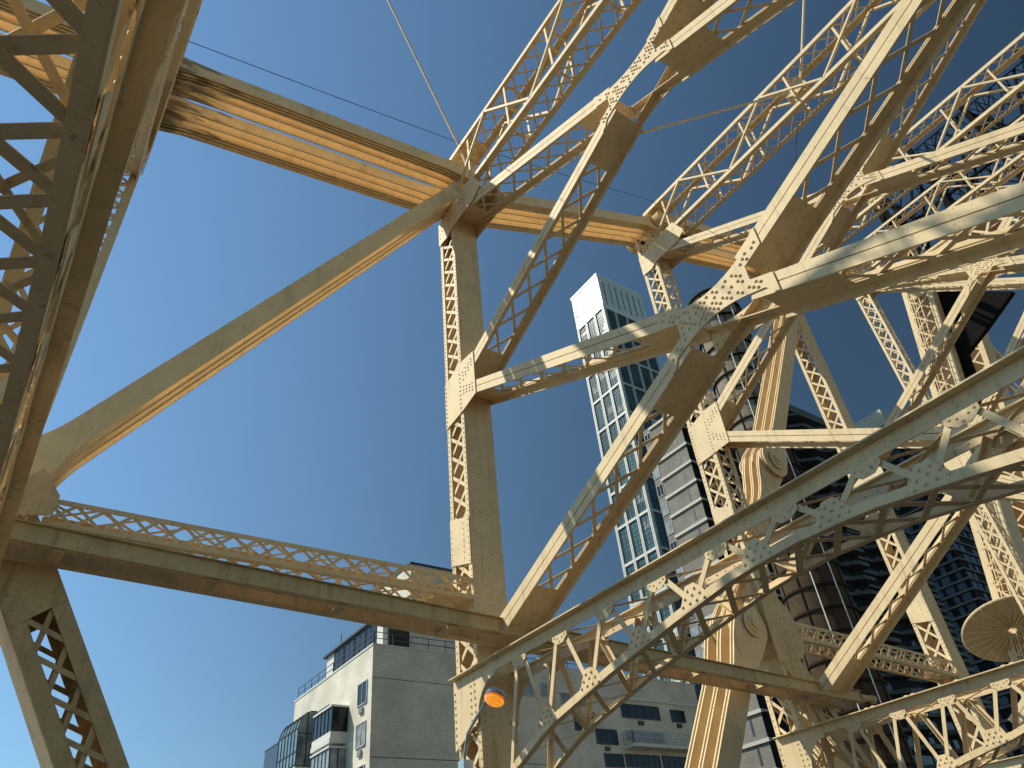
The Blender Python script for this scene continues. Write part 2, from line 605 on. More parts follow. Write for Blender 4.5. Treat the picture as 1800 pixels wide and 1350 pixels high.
# ---- top struts: laced boxes between the two trusses
def top_strut(fr, k, PAINT=PAINT):
    x0, x1 = fr["x"] - 0.02, fr["x"] + fr["d"] + 0.02
    z1, z0 = fr["zt"], fr["zt"] - fr["h"]
    ya, yb = YA - 0.5, YB + 0.5
    mb = MB()
    for xx, sx in ((x0, 1), (x1, -1)):
        for zz, sz in ((z0, 1), (z1, -1)):
            mb.aabb(min(xx, xx + sx * 0.02), max(xx, xx + sx * 0.02), yb, ya, min(zz, zz + sz * 0.2), max(zz, zz + sz * 0.2))
            mb.aabb(min(xx + sx * 0.02, xx + sx * 0.22), max(xx + sx * 0.02, xx + sx * 0.22), yb, ya, min(zz, zz + sz * 0.02), max(zz, zz + sz * 0.02))
    o = mb.build("top_strut", PAINT, bridge)
    L = ya - yb
    w = x1 - x0 - 0.3
    for zz, n in ((z0 + 0.03, EZ), (z1 - 0.03, -EZ)):
        lc = MB()
        lace_face(lc, Vector((x0 + 0.15, yb, zz)), EX, EY, w, L, 0.72, 0.065, 0.014, n, lift=0.009)
        lc.build("lacing", PAINT, o)
    dg = MB()
    np_ = 7
    q = L / np_
    for i in range(np_):
        y0_, y1_ = ya - q * i, ya - q * (i + 1)
        if i % 2 == 0:
            dg.bar((x0 + 0.05, y0_, z0 + 0.15), (x0 + 0.05, y1_, z1 - 0.15), 0.12, 0.09, EX)
            dg.bar((x1 - 0.05, y0_, z0 + 0.15), (x1 - 0.05, y1_, z1 - 0.15), 0.12, 0.09, EX)
        else:
            dg.bar((x0 + 0.05, y0_, z1 - 0.15), (x0 + 0.05, y1_, z0 + 0.15), 0.12, 0.09, EX)
            dg.bar((x1 - 0.05, y0_, z1 - 0.15), (x1 - 0.05, y1_, z0 + 0.15), 0.12, 0.09, EX)
    dg.build("diagonal_rod", PAINT, o)
    for i in range(1, np_ + 1):
        y = ya - q * (i - 0.5)
        df = MB()
        c = 0.28
        pts = [(x0 + 0.06 + c, z0 + 0.06), (x1 - 0.06 - c, z0 + 0.06), (x1 - 0.06, z0 + 0.06 + c), (x1 - 0.06, z1 - 0.06 - c),
               (x1 - 0.06 - c, z1 - 0.06), (x0 + 0.06 + c, z1 - 0.06), (x0 + 0.06, z1 - 0.06 - c), (x0 + 0.06, z0 + 0.06 + c)]
        for j in range(8):
            a, b = pts[j], pts[(j + 1) % 8]
            df.bar((a[0], y, a[1]), (b[0], y, b[1]), 0.09, 0.05, EY)
        df.bar((x0 + 0.06, y, (z0 + z1) / 2), (x1 - 0.06, y, (z0 + z1) / 2), 0.09, 0.05, EY)
        for (xx, zz) in ((x0 + 0.09, z0 + 0.1), (x1 - 0.09, z0 + 0.1), (x0 + 0.09, z1 - 0.1)):
            df.box((xx + (0.08 if xx < (x0 + x1) / 2 else -0.08), y - 0.03, zz + (0.1 if zz < (z0 + z1) / 2 else -0.1)), (0.09, 0, 0), (0, 0.006, 0), (0, 0, 0.12))
        df.build("diaphragm", PAINT, o)
    for zz in (z0 - 0.012, z1 + 0.004):
        for yy0, yy1 in ((ya - 1.2, ya), (yb, yb + 1.2)):
            tp = MB()
            tp.aabb(x0, x1, yy0, yy1, zz, zz + 0.012)
            tp.build("tie_plate", PAINT, o)
    return o


for k, fr in enumerate(FR):
    top_strut(fr, k)


# ---- post heads: the shaded inclined plates at the top of each post
def post_head(fr, yc):
    x0, x1 = fr["x"], fr["x"] + fr["d"]
    t = fr["top"]
    mb = MB()
    for xx in (x0 - 0.06, x1 + 0.025):
        mb.prism([(xx, yc + HW, t - 1.1), (xx, yc + HW, t + 0.1), (xx, yc - 1.25, t + 0.33), (xx, yc - 2.0, t + 0.36), (xx, yc - 2.45, t - 0.62), (xx, yc - 1.95, t - 0.98), (xx, yc - 0.5, t - 0.95), (xx, yc - 0.1, t - 1.15)], (0.025, 0, 0))
        if xx < x0:
            for iy in range(13):
                for iz in range(4):
                    if random.random() < 0.6:
                        mb.rivet((xx, yc + 0.38 - iy * 0.19, t - 0.75 + iz * 0.24), -EX, 0.028, 0.022)
    mb.aabb(x0 - 0.03, x1 + 0.02, yc - 1.9, yc + HW, t + 0.05, t + 0.07)
    mb.build("post_head", PAINT, bridge)


# ---- eyebars
def eyebar(p0, p1, y, h=0.27, t=0.05, R=None, name="eyebar", material=None):
    """flat bar with round heads; p0, p1 = (x, z) of the pins"""
    R = R or h * 1.65
    a, b = Vector((p0[0], 0, p0[1])), Vector((p1[0], 0, p1[1]))
    d = (b - a).normalized()
    e = Vector((-d.z, 0, d.x))
    L = (b - a).length
    prof = []
    for i in range(9):
        an = PI - i * (PI * 0.60) / 8
        prof.append((math.cos(an) * R, math.sin(an) * R))
    s_end = prof[-1][0]
    n_end = prof[-1][1]
    reach = R * 3.2
    for i in range(1, 9):
        f = i / 8
        g = f * f * (3 - 2 * f)
        prof.append((s_end + (reach - s_end) * f, n_end + (h - n_end) * g))
    topside = prof + [(L - s_, n) for s_, n in reversed(prof)]
    poly = topside + [(s_, -n) for s_, n in reversed(topside[1:-1])]
    mb = MB()
    mb.prism([a + d * s_ + e * n + EY * (y - t / 2) for s_, n in poly], (0, t, 0))
    return mb.build(name, material or EYEPAINT, bridge)


C1 = [-1.19, -1.08, -.97, -.86, -.60, -.27, .23, .55, .84, .95, 1.09, 1.17]
C2 = [-.72, -.63, -.55, -.46, -.39, -.10, .24, .55, .66, .74, .82]


def zc1(x):
    return 22.37 + 0.36 * 0.188 + 0.188 * x - 0.26


for o in C1:
    y = YA + o
    eyebar((-1.0, zc1(-1.0)), (10.1, zc1(10.1)), y, material=STAINED)
    eyebar((-13.0, zc1(-1.0) - 1.7), (-1.0, zc1(-1.0)), y + 0.054)
for o in C2:
    y = YA + o
    eyebar((10.1, 23.55), (21.9, 28.85), y)
for o in C1[:4] + C1[4:8] + C1[8:]:
    y = YA + o
    eyebar((21.9, 28.85), (33.5, 33.0), y)
for o in C2:
    eyebar((33.5, 33.0), (46.0, 39.4), YA + o)
for o in C2[::2]:
    eyebar((46.0, 39.4), (58.5, 44.5), YA + o)
    eyebar((46.0, 39.4), (58.5, 44.5), YB + o)
for o in C2[::2]:
    eyebar((58.5, 44.5), (72.0, 36.5), YA + o + 0.054)

# diagonal eyebars: post 1 top down to the pin at post 0, and on
DG = [-.62, -.28, -.17, .12, .23, .58]
for o in DG:
    eyebar((-0.55, 7.75), (10.1, 23.9), YA + o - 0.25, h=0.26)
    eyebar((-12.0, -9.0), (-0.55, 7.75), YA + o - 0.196, h=0.26)
DB = [-.5, -.37, .06, .19, .62, .76]
for o in DB:
    eyebar((25.2, 15.45), (34.2, 29.9), YA + o, h=0.38, R=0.74, material=PAINT)
    eyebar((20.3, 7.73), (25.2, 15.45), YA + o * 0.7 + .05, h=0.30, R=0.74, material=PAINT)
    eyebar((9.0, -9.5), (20.3, 7.73), YA + o, h=0.38, R=0.74, material=PAINT)
for (px_, pz_) in ((25.2, 15.45), (20.3, 7.73)):
    mb = MB()
    mb.tube((px_, YA - 0.75, pz_), (px_, YA + 0.95, pz_), 0.17, 20)
    mb.tube((px_, YA - 0.63, pz_), (px_, YA - 0.59, pz_), 0.42, 28)
    mb.tube((px_, YA - 0.67, pz_), (px_, YA - 0.63, pz_), 0.28, 24)
    mb.build("pin", PAINT, bridge)

for k in range(5):
    post_head(FR[k], YA)


# ---- sub diagonals from the pins of posts 0 and 2 down to the foot of the next post
def sub_diagonal(p0, p1, wid=1.0, dep=0.96, top=2.1):
    a, b = Vector((p0[0], 0, p0[1])), Vector((p1[0], 0, p1[1]))
    d = (b - a).normalized()
    e = Vector((-d.z, 0, d.x))
    L = (b - a).length
    mb = MB()
    for s_ in (-1, 1):
        mb.bar(a + e * s_ * (wid / 2) + EY * YA, b + e * s_ * (wid / 2) + EY * YA, 0.03, dep - 0.05, e)
        for yy in (YA - dep / 2, YA + dep / 2 - 0.02):
            mb.bar(a + e * s_ * (wid / 2 - 0.13) + EY * yy, b + e * s_ * (wid / 2 - 0.13) + EY * yy, 0.28, 0.025, e)
            s = 0.1
            while s < min(L, 9):
                if yy < YA:
                    mb.rivet(a + d * s + e * s_ * (wid / 2 - 0.08) + EY * (yy - 0.012), -EY, 0.024, 0.018)
                s += 0.2
    for yy in (YA - dep / 2 - 0.03, YA + dep / 2 + 0.002):
        mb.prism([a + e * wid / 2 + EY * yy, a - e * wid / 2 + EY * yy, a + d * (top + 0.15) - e * wid / 2 + EY * yy, a + d * top + e * wid / 2 + EY * yy], (0, 0.025, 0))
    for i in range(46):
        mb.rivet(a + d * random.uniform(0.1, top - .1) + e * random.uniform(-.45, .45) * wid + EY * (YA - dep / 2 - 0.03), -EY, 0.024, 0.018)
    o = mb.build("sub_diagonal", PAINT_OLD, bridge)
    for yy in (YA - dep / 2 + 0.03, YA + dep / 2 - 0.04):
        lc = MB()
        lace_face(lc, a + d * top - e * (wid / 2 - 0.2) + EY * yy, e, d, wid - 0.4, L - top, 0.72, 0.09, 0.014, -EY)
        lc.build("lacing", PAINT_OLD, o)


sub_diagonal((-0.62, 7.25), (9.5, -9.6), wid=0.95, top=2.15)
sub_diagonal((21.6, 7.2), (32.6, -9.5), wid=0.95, top=2.15)


# ---- pin plates on posts 0 and 2
def pin_plate(fr, poly, y):
    mb = MB()
    mb.prism([(x, y, z) for x, z in poly], (0, 0.03, 0))
    xs = [q[0] for q in poly]
    zs = [q[1] for q in poly]
    for i in range(40):
        mb.rivet((random.uniform(min(xs) + .3, max(xs) - .35), y, random.uniform(min(zs) + .1, max(zs) - .5)), -EY, 0.026, 0.02)
    mb.build("pin_plate", PAINT_OLD, bridge)


def P14(*pts):
    return [((onY(u, v, 14.25).x), (onY(u, v, 14.25).z)) for u, v in pts]


pin_plate(FR[0], P14((-60, 905), (-30, 870), (20, 862), (50, 838), (78, 822), (106, 872), (93, 905)), 14.25)
pin_plate(FR[2], [(21.2, 6.6), (21.2, 8.9), (22.0, 9.1), (22.7, 8.5), (22.9, 7.4), (22.6, 6.9)], 14.64)


# ---- laced longitudinal struts between the pin of one sub post and the next main post
def laced_strut(x0, z0, x1, z1, h=0.55, yn=YA - 0.46, yf=YA + 0.46, pitch=0.5):
    a, b = Vector((x0, 0, z0)), Vector((x1, 0, z1))
    d = (b - a).normalized()
    e = Vector((-d.z, 0, d.x))
    L = (b - a).length
    mb = MB()
    for yy in (yn, yf):
        for s_ in (-1, 1):
            mb.bar(a + e * s_ * (h / 2 - 0.05) + EY * yy, b + e * s_ * (h / 2 - 0.05) + EY * yy, 0.10, 0.02, e)
            mb.bar(a + e * s_ * (h / 2) + EY * (yy + (0.07 if yy < YA else -0.07)), b + e * s_ * (h / 2) + EY * (yy + (0.07 if yy < YA else -0.07)), 0.14, 0.016, EY)
    o = mb.build("laced_strut", PAINT, bridge)
    for yy, n in ((yn + 0.02, -EY), (yf - 0.02, EY)):
        lc = MB()
        lace_face(lc, a - e * (h / 2 - 0.06) + EY * yy, e, d, h - 0.12, L, pitch, 0.065, 0.012, n)
        lc.build("lacing", PAINT, o)
    for s_ in (-1, 1):
        lc = MB()
        lace_face(lc, a + e * s_ * (h / 2 - 0.03) + EY * (yn + 0.1), EY, d, yf - yn - 0.2, L, 0.9, 0.07, 0.012, e * s_)
        lc.build("lacing", PAINT, o)
    for s0, s1 in ((0, 0.9), (L - 1.0, L)):
        tp = MB()
        tp.bar(a + d * s0 - e * (h / 2 - 0.045) + EY * YA, a + d * s1 - e * (h / 2 - 0.045) + EY * YA, yf - yn - 0.1, 0.012, EY)
        tp.build("tie_plate", PAINT, o)
        tp = MB()
        tp.bar(a + d * s0 + EY * (yf - 0.06), a + d * s1 + EY * (yf - 0.06), h - 0.1, 0.012, e)
        tp.build("tie_plate", PAINT, o)


laced_strut(0.1, 7.28, 9.6, 7.28)
laced_strut(22.6, 7.9, 33.1, 7.6, h=0.62)
laced_strut(45.0, 8.0, 56.0, 8.0, h=0.62)


# ---- twin edge girders with batten stubs, hung inside the truss
def girder():
    y1, y2 = 13.62, 14.28
    sl = -0.0355
    xs, xe = -3.5, 23.4
    a0, b0 = Vector((xs, 0, 6.27 + sl * (xs))), Vector((xe, 0, 6.27 + sl * (xe)))
    d = (b0 - a0).normalized()
    e = Vector((-d.z, 0, d.x))
    o = None
    mb = MB()
    for y, h, dz in ((y1, 0.36, 0), (y2, 0.36, 0.0)):
        a, b = a0 + EY * y + EZ * dz, b0 + EY * y + EZ * dz
        mb.bar(a, b, h - 0.03, 0.02, e)
        for s_ in (-1, 1):
            mb.bar(a + e * s_ * (h / 2 - 0.008), b + e * s_ * (h / 2 - 0.008), 0.016, 0.2 if y == y1 else 0.22, e)
    L = (b0 - a0).length
    o = mb.build("edge_girder", PAINT_OLD, bridge)
    s = 1.35
    while s < L:
        st = MB()
        c = a0 + d * s
        st.box(c + EY * (y1 + y2) / 2 - e * 0.205, d * 0.11, EY * ((y2 - y1) / 2 + 0.02), e * 0.01)
        st.box(c + EY * (y1 + y2) / 2 - e * 0.1, d * 0.012, EY * ((y2 - y1) / 2 - 0.012), e * 0.09)
        for dx in (-0.11, 0.0):
            for dz in (-0.03, 0.05):
                st.rivet(c + EY * (y1 - 0.01) + d * (dx + .05) + e * dz, -EY, 0.016, 0.012)
        st.build("girder_batten", PAINT_OLD, o)
        s += 2.62
    tb = MB()
    tb.tube(b0 + EY * y1 - d * 0.02, b0 + EY * y1 + d * 0.7, 0.1, 14)
    tb.tube(b0 + EY * y1 + d * 0.55, b0 + EY * y1 + d * 0.7, 0.13, 14)
    for s in (3.0, 11.0, 13.6, 22.5):
        c = a0 + d * s + EY * y1 + e * 0.19
        for i in range(10):
            an0, an1 = PI * i / 9 - PI / 9 / 2, PI * (i + 1) / 9 - PI / 9 / 2
            tb.tube(c + d * math.cos(an0) * 0.09 + e * math.sin(an0) * 0.07, c + d * math.cos(an1) * 0.09 + e * math.sin(an1) * 0.07, 0.012, 6)
    tb.build("pipe_end", PAINT_OLD, o)


girder()


# ---- portal trusses (the low cross beams with an arched lower chord)
def arch_z(y, fr, extra):
    """height of the lower chord; symmetrical about the middle"""
    a = abs(y - YM)
    tab = [(0, -0.80), (1.2, -0.85), (2.6, -1.06), (4.5, -1.40), (6.5, -1.85), (7.7, -2.35), (8.3, -3.0), (8.8, -4.3)]
    for (a0, z0), (a1, z1) in zip(tab, tab[1:]):
        if a <= a1:
            f = (a - a0) / (a1 - a0)
            z = z0 + (z1 - z0) * f
            return fr["lo"] + z + extra * min(1, a / 3)
    return fr["lo"] + tab[-1][1]


def portal(fr, k, extra=0.0):
    x0, x1 = fr["x"] - 0.08, fr["x"] + fr["d"] + 0.0
    zt = fr["lo"]
    ya, yb = YA + HW - 0.05, YB - HW
    yi = YA - HW
    mb = MB()
    # top chords: flange plates and webs
    for xx, sg in ((x0, -1), (x1, 1)):
        mb.aabb(min(xx + sg * 0.19, xx - sg * 0.10), max(xx + sg * 0.19, xx - sg * 0.10), yb, ya, zt + 0.0, zt + 0.025)
        mb.aabb(xx - 0.012, xx + 0.012, yb, ya, zt - 0.235, zt)
        y = ya - 0.2
        while y > YM - 6:
            mb.rivet((xx - 0.012 if sg < 0 else xx - 0.012, y, zt - 0.12 + (0.05 if int(y * 9) % 2 else -0.03)), -EX, 0.022, 0.016)
            if sg < 0 and int(y * 3) % 4 == 0:
                mb.box((xx - 0.1, y, zt + 0.04), (0.03, 0, 0), (0, 0.05, 0), (0, 0, 0.02))
            y -= 0.21
    o = mb.build("portal_truss", PAINT, bridge)
    # lower chord
    n = 40
    ys = [yi - (yi - (YM * 2 - yi)) * i / n for i in range(n + 1)]
    for xx in (x0, x1 - 0.02):
        lw = MB()
        for ya_, yb_ in zip(ys, ys[1:]):
            pa, pb = Vector((xx, ya_, arch_z(ya_, fr, extra))), Vector((xx, yb_, arch_z(yb_, fr, extra)))
            lw.bar(pa + EZ * 0.075, pb + EZ * 0.075, 0.15, 0.024, EZ)
            sg = 1 if xx == x0 else -1
            lw.bar(pa + EX * sg * 0.07 + EZ * 0.004, pb + EX * sg * 0.07 + EZ * 0.004, 0.016, 0.12, EZ)
        lw.build("lower_chord", PAINT, o)
    # webs
    tops = []
    y = 12.9
    while y > YM * 2 - 12.9 - 0.1:
        tops.append(y)
        y -= 1.446
    for xx in (x0, x1):
        sg = 1 if xx == x0 else -1
        web = MB()
        for i, yt in enumerate(tops):
            gs, gb = MB(), MB()
            for dy in (0.723, -0.723):
                if yt + dy > yi or yt + dy < YM * 2 - yi:
                    continue
                zb = arch_z(yt + dy, fr, extra) + 0.12
                web.bar((xx + sg * 0.024, yt + dy * 0.16, zt - 0.2), (xx + sg * 0.024, yt + dy * 0.93, zb), 0.10, 0.02, EY)
                web.bar((xx + sg * 0.08, yt + dy * 0.16 + 0.05, zt - 0.2), (xx + sg * 0.08, yt + dy * 0.93 + 0.05, zb), 0.014, 0.09, EY)
            gx = xx - 0.016 if sg > 0 else xx + 0.014
            gs.prism([(gx, yt + 0.24, zt - 0.16), (gx, yt + 0.24, zt - 0.32), (gx, yt + 0.1, zt - 0.42), (gx, yt - 0.1, zt - 0.42), (gx, yt - 0.24, zt - 0.32), (gx, yt - 0.24, zt - 0.16)], (0.012, 0, 0))
            yb_ = yt - 0.723
            if yb_ > YM * 2 - yi:
                z = arch_z(yb_, fr, extra)
                zl, zr = arch_z(yb_ + .36, fr, extra), arch_z(yb_ - .36, fr, extra)
                gb.prism([(gx, yb_ + 0.36, zl + 0.02), (gx, yb_ + 0.26, zl + 0.2), (gx, yb_ + 0.1, z + 0.40), (gx, yb_ - 0.1, z + 0.40), (gx, yb_ - 0.26, zr + 0.2), (gx, yb_ - 0.36, zr + 0.02)], (0.012, 0, 0))
                if sg > 0:
                    for ry, rz in ((0.17, .2), (0.08, .31), (0.0, .22), (-0.17, .2), (-0.08, .31), (0.25, .09), (0.08, .1), (-0.08, .1), (-0.25, .09)):
                        gb.rivet((gx, yb_ + ry, z + rz), -EX, 0.03, 0.028)
            if sg > 0:
                for ry, rz in ((0.17, -.27), (0.08, -.3), (0.02, -.37), (-0.17, -.27), (-0.08, -.3)):
                    gs.rivet((gx, yt + ry, zt + rz), -EX, 0.022, 0.016)
            gs.build("web_gusset", PAINT, o)
            if gb.f:
                gb.build("web_gusset", PAINT, o)
        web.build("web_bar", PAINT, o)
    # lateral lacing between the two faces, top and bottom
    lt = MB()
    ys2 = [12.9 - 1.446 * i for i in range(11)]
    for i, (ya_, yb_) in enumerate(zip(ys2, ys2[1:])):
        for zz in (zt - 0.2,):
            lt.bar((x0 + .05, ya_, zz), (x1 - .05, yb_, zz), 0.08, 0.012, EY)
            lt.bar((x1 - .05, ya_, zz - .02), (x0 + .05, yb_, zz - .02), 0.08, 0.012, EY)
    lt.build("lateral_lacing", PAINT, o)
    lt = MB()
    yy = 12.9
    while yy - 0.723 > YM * 2 - 12.9:
        za, zb = arch_z(yy, fr, extra) + 0.03, arch_z(yy - 0.723, fr, extra) + 0.03
        lt.bar((x0 + .05, yy, za), (x1 - .05, yy - 0.723, zb), 0.11, 0.012, EY)
        lt.bar((x1 - .05, yy, za - .02), (x0 + .05, yy - 0.723, zb - .02), 0.11, 0.012, EY)
        yy -= 0.723
    lt.build("lateral_lacing", PAINT, o)
    # knee plates on the posts
    for (yy0, sgn) in ((YA, 1), (YB, -1)):
        if sgn < 0 and k < 2:
            continue
        for gx in (x0 - 0.02, x1 + 0.004):
            kn = MB()
            p = [(gx, yy0 + sgn * HW, zt - 0.02), (gx, yy0 + sgn * HW, zt - 1.55), (gx, yy0 - sgn * (HW - .02), zt - 1.15)]
            for i in range(7):
                an = PI / 2 * i / 6
                p.append((gx, yy0 - sgn * (HW + 0.04 + 0.75 * (1 - math.cos(an))), zt - 1.15 + 0.83 * math.sin(an)))
            p.append((gx, yy0 - sgn * (HW + 0.85), zt - 0.02))
            kn.prism(p, (0.018, 0, 0))
            if gx < x0:
                for zz in range(8):
                    for oy in (HW - .06, -HW + .2, -HW + .03):
                        kn.rivet((gx, yy0 + sgn * oy, zt - 0.3 - zz * 0.15), -EX, 0.03, 0.028)
            kn.build("knee_plate", PAINT, o)


for k, fr in enumerate(FR):
    portal(fr, k, extra=(0.0, 0.0, -0.35, -0.3, -0.3)[k])

# ---- the bridge tower beyond: battered legs, top strut and dark knee braces
XT = 56.0


def leg_y(z, yc=YA):
    s = 1 if yc > YM else -1
    return yc + s * (0.53 + (41.5 - z) * 0.192) - s * 1.15


def tower_leg(yc, x0):
    s = 1 if yc > YM else -1
    za, zb = -10.0, 43.5
    a, b = Vector((0, leg_y(za, yc), za)), Vector((0, leg_y(zb, yc), zb))
    d = (b - a).normalized()
    e = Vector((0, d.z, -d.y))
    if e.y < 0:
        e = -e
    L = (b - a).length
    mb = MB()
    w, dp = 2.3, 1.9
    for s_ in (-1, 1):
        mb.bar(a + e * s_ * w / 2 + EX * (x0 + dp / 2), b + e * s_ * w / 2 + EX * (x0 + dp / 2), 0.05, dp - 0.1, e)
        for xx in (x0, x0 + dp - 0.04):
            mb.bar(a + e * s_ * (w / 2 - 0.2) + EX * (xx + 0.02), b + e * s_ * (w / 2 - 0.2) + EX * (xx + 0.02), 0.42, 0.04, e)
    mb.bar(a + EX * (x0 + dp * 0.6), b + EX * (x0 + dp * 0.6), w - 0.1, 0.04, e)
    o = mb.build("tower_leg", PAINT, bridge)
    lc = MB()
    for xx, n in ((x0 + 0.06, -EX),):
        lace_face(lc, a - e * (w / 2 - 0.3) + EX * xx, e, d, w - 0.6, L, 1.5, 0.14, 0.02, n)
    lc.build("lacing", PAINT, o)
    return a, b, d, e


LEGA = tower_leg(YA, XT)
tower_leg(YA, XT + 7)
tower_leg(YB, XT)
tower_leg(YB, XT + 7)
mb = MB()
for zz0, zz1 in ((40.5, 43.5), (26.0, 28.0)):
    for xx in (XT, XT + 1.8):
        mb.aabb(xx, xx + 0.06, YB, YA, zz0, zz0 + 0.5)
        mb.aabb(xx, xx + 0.06, YB, YA, zz1 - 0.5, zz1)
    mb.aabb(XT + 0.1, XT + 1.7, YB, YA, zz1, zz1 + 0.05)
tb = mb.build("tower_strut", PAINT, bridge)
for zz0, zz1 in ((40.5, 43.5), (26.0, 28.0)):
    lc = MB()
    lace_face(lc, Vector((XT + 0.08, YB, zz0 + 0.45)), EZ, EY, zz1 - zz0 - 0.9, YA - YB, 1.6, 0.2, 0.02, -EX)
    lc.build("lacing", PAINT, tb)
for x_, d_, zt_, h_ in ((XT + 0.2, 1.6, 46.5, 2.6), (XT + 7.2, 1.6, 46.5, 2.6)):
    top_strut(dict(x=x_, d=d_, zt=zt_, h=h_), 5)
for x_, d_, zt_, h_ in ((XT + 3.0, 2.6, 57.0, 5.0), (XT + 3.4, 2.2, 50.5, 4.0)):
    top_strut(dict(x=x_, d=d_, zt=zt_, h=h_), 5, DARK_STEEL)
for y_ in (14.6, 9.5, 4.2, -1.5):
    mb = MB()
    for xx in (XT + 3.2, XT + 5.2):
        mb.bar((xx, y_, 43.5), (xx, y_, 58.5), 0.45, 0.3, EY)
        mb.bar((xx, y_, 44), (xx, y_ - 4.6, 57), 0.22, 0.15, EY)
        mb.bar((xx + .3, y_, 57), (xx + .3, y_ - 4.6, 44), 0.22, 0.15, EY)
    mb.build('tower_crown_post', DARK_STEEL, bridge, label='near-black upright and braces at the top of the far bridge tower')
# near-black portal bracing plate beside the leg
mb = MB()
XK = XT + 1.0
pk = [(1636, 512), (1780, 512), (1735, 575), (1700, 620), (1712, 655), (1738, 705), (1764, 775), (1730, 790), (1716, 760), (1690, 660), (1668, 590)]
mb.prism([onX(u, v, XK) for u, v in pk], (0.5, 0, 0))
mb.build("portal_bracing", DARK_STEEL, bridge, label="near-black curved portal bracing beside the far tower leg")

# ------------------------------------------------------------------ caged ladder and round guard on the tower leg
a, b, d, e = LEGA
lad = empty("access_ladder", tuple(a + EX * (XT - 0.5)), label="cream caged ladder running up the front of the far bridge tower leg", category="ladder")
mb = MB()
for s_ in (-0.28, 0.28):
    mb.bar(a + e * (s_ + 0.1) + EX * (XT - 0.35), b + e * (s_ + 0.1) + EX * (XT - 0.35), 0.07, 0.05, e)
mb.build("stringer", PAINT, lad)
mb = MB()
s = 0.3
while s < 52:
    mb.tube(a + d * s + e * (-0.18) + EX * (XT - 0.35), a + d * s + e * 0.38 + EX * (XT - 0.35), 0.03, 5)
    s += 0.5
mb.build("rung", PAINT, lad)
mb = MB()
s = 1
while s < 52:
    pts = []
    for i in range(9):
        an = PI * i / 8
        pts.append(a + d * s + e * (0.1 + 0.5 * math.cos(an)) + EX * (XT - 0.35 - 0.75 * math.sin(an)))
    mb.path(pts, 0.03, 5)
    s += 1.2
for an in (0.5, 1.2, 1.95, 2.65):
    off = e * (0.1 + 0.5 * math.cos(an)) + EX * (XT - 0.35 - 0.75 * math.sin(an))
    mb.bar(a + off, b + off, 0.05, 0.02, e)
mb.build("cage", PAINT, lad)

gc = onX(1778, 1106, XT - 1.2)
gd = empty("climb_guard", tuple(gc), label="round cream disc with radial ribs on the tower leg below the ladder", category="climb guard")
gn = Vector((-0.36, -0.22, -0.9)).normalized()
gu = gn.orthogonal().normalized()
gw = gn.cross(gu)
GR = 2.95
mb = MB()
n = 48
for i in range(n):
    a0, a1 = 2 * PI * i / n, 2 * PI * (i + 1) / n
    c0, c1 = gu * math.cos(a0) + gw * math.sin(a0), gu * math.cos(a1) + gw * math.sin(a1)
    mb.prism([gc + c0 * 0.25, gc + c0 * GR, gc + c1 * GR, gc + c1 * 0.25], gn * -0.03)
mb.build("disc", PAINT, gd)
mb = MB()
for i in range(24):
    a0 = 2 * PI * i / 24
    c0 = gu * math.cos(a0) + gw * math.sin(a0)
    mb.bar(gc + c0 * 0.25 + gn * 0.05, gc + c0 * GR + gn * 0.05, 0.07, 0.17, gn.cross(c0))
mb.build("rib", PAINT, gd)
mb = MB()
mb.path([gc + (gu * math.cos(2 * PI * i / n) + gw * math.sin(2 * PI * i / n)) * GR for i in range(n + 1)], 0.09, 6)
mb.build("rim", PAINT, gd)

# ------------------------------------------------------------------ rods and cables
mb = MB()
pa, pb = onY(678, -8, 14.0), onY(812, 268, 14.0)
mb.tube(pa + (pa - pb) * 0.3, pb, 0.045, 8)
mb.tube(pb, onY(826, 300, 14.0), 0.075, 8)
mb.build("stay_rod", PAINT, None, base=pb, label="thin cream rod rising left from the top of the nearest tall post", category="rod")
mb = MB()
pa, pb, pc = onY(338, 75, 14.1), onY(805, 250, 14.1), onY(1160, 357, 14.1)
mb.path([pa - (pb - pa) * 0.2, pa, pa.lerp(pb, .5) - EZ * 0.03, pb, pb.lerp(pc, .5) - EZ * 0.05, pc], 0.014, 6)
mb.build("overhead_cable", CABLE, None, base=pb, label="thin dark cable strung above the eyebar chain against the sky", category="cable")
mb = MB()
pa, pb = onX(1414, -10, 22.0), onX(1407, 158, 22.0)
mb.tube(pa, pb, 0.06, 8)
mb.tube(pb, pb - (pa - pb).normalized() * 0.25, 0.1, 8)
mb.build("hanger_rod", PAINT, None, base=pb, label="cream vertical rod dropping onto the bracket on the middle top strut", category="rod")
mb = MB()
pa, pb = onX(1404, 195, 22.0), onX(1396, 300, 22.0)
mb.tube(pa, pb, 0.022, 6)
mb.build("drop_wire", CABLE, None, base=pb, label="short dark wire hanging below the bracket on the middle top strut", category="wire")
mb = MB()
pa, pb = onX(1128, 233, 10.7), onX(1385, 163, 21.6)
mb.tube(pa, pb, 0.045, 8)
pc = onX(1800, 88, 33.5)
mb.build("conduit", PAINT, None, base=pa, label="thin pale conduit running between the two nearest top struts", category="conduit")
bk = empty("strut_bracket", tuple(onX(1402, 158, 21.8)), label="brown bracket with clamps hung inside the middle top strut", category="bracket")
mb = MB()
c = onX(1396, 152, 21.8)
mb.prism([c + Vector((0, .55, -.15)), c + Vector((0, .2, .35)), c + Vector((0, -.35, .2)), c + Vector((0, -.5, -.35)), c + Vector((0, .1, -.5))], (0.6, 0, 0))
mb.build("housing", PAINT_OLD, bk)
mb = MB()
for i in range(3):
    cc = c + Vector((0.1, 0.35 - 0.33 * i, -0.42))
    mb.path([cc + Vector((0, math.cos(2 * PI * j / 10) * .14, math.sin(2 * PI * j / 10) * .14)) for j in range(11)], 0.035, 6)
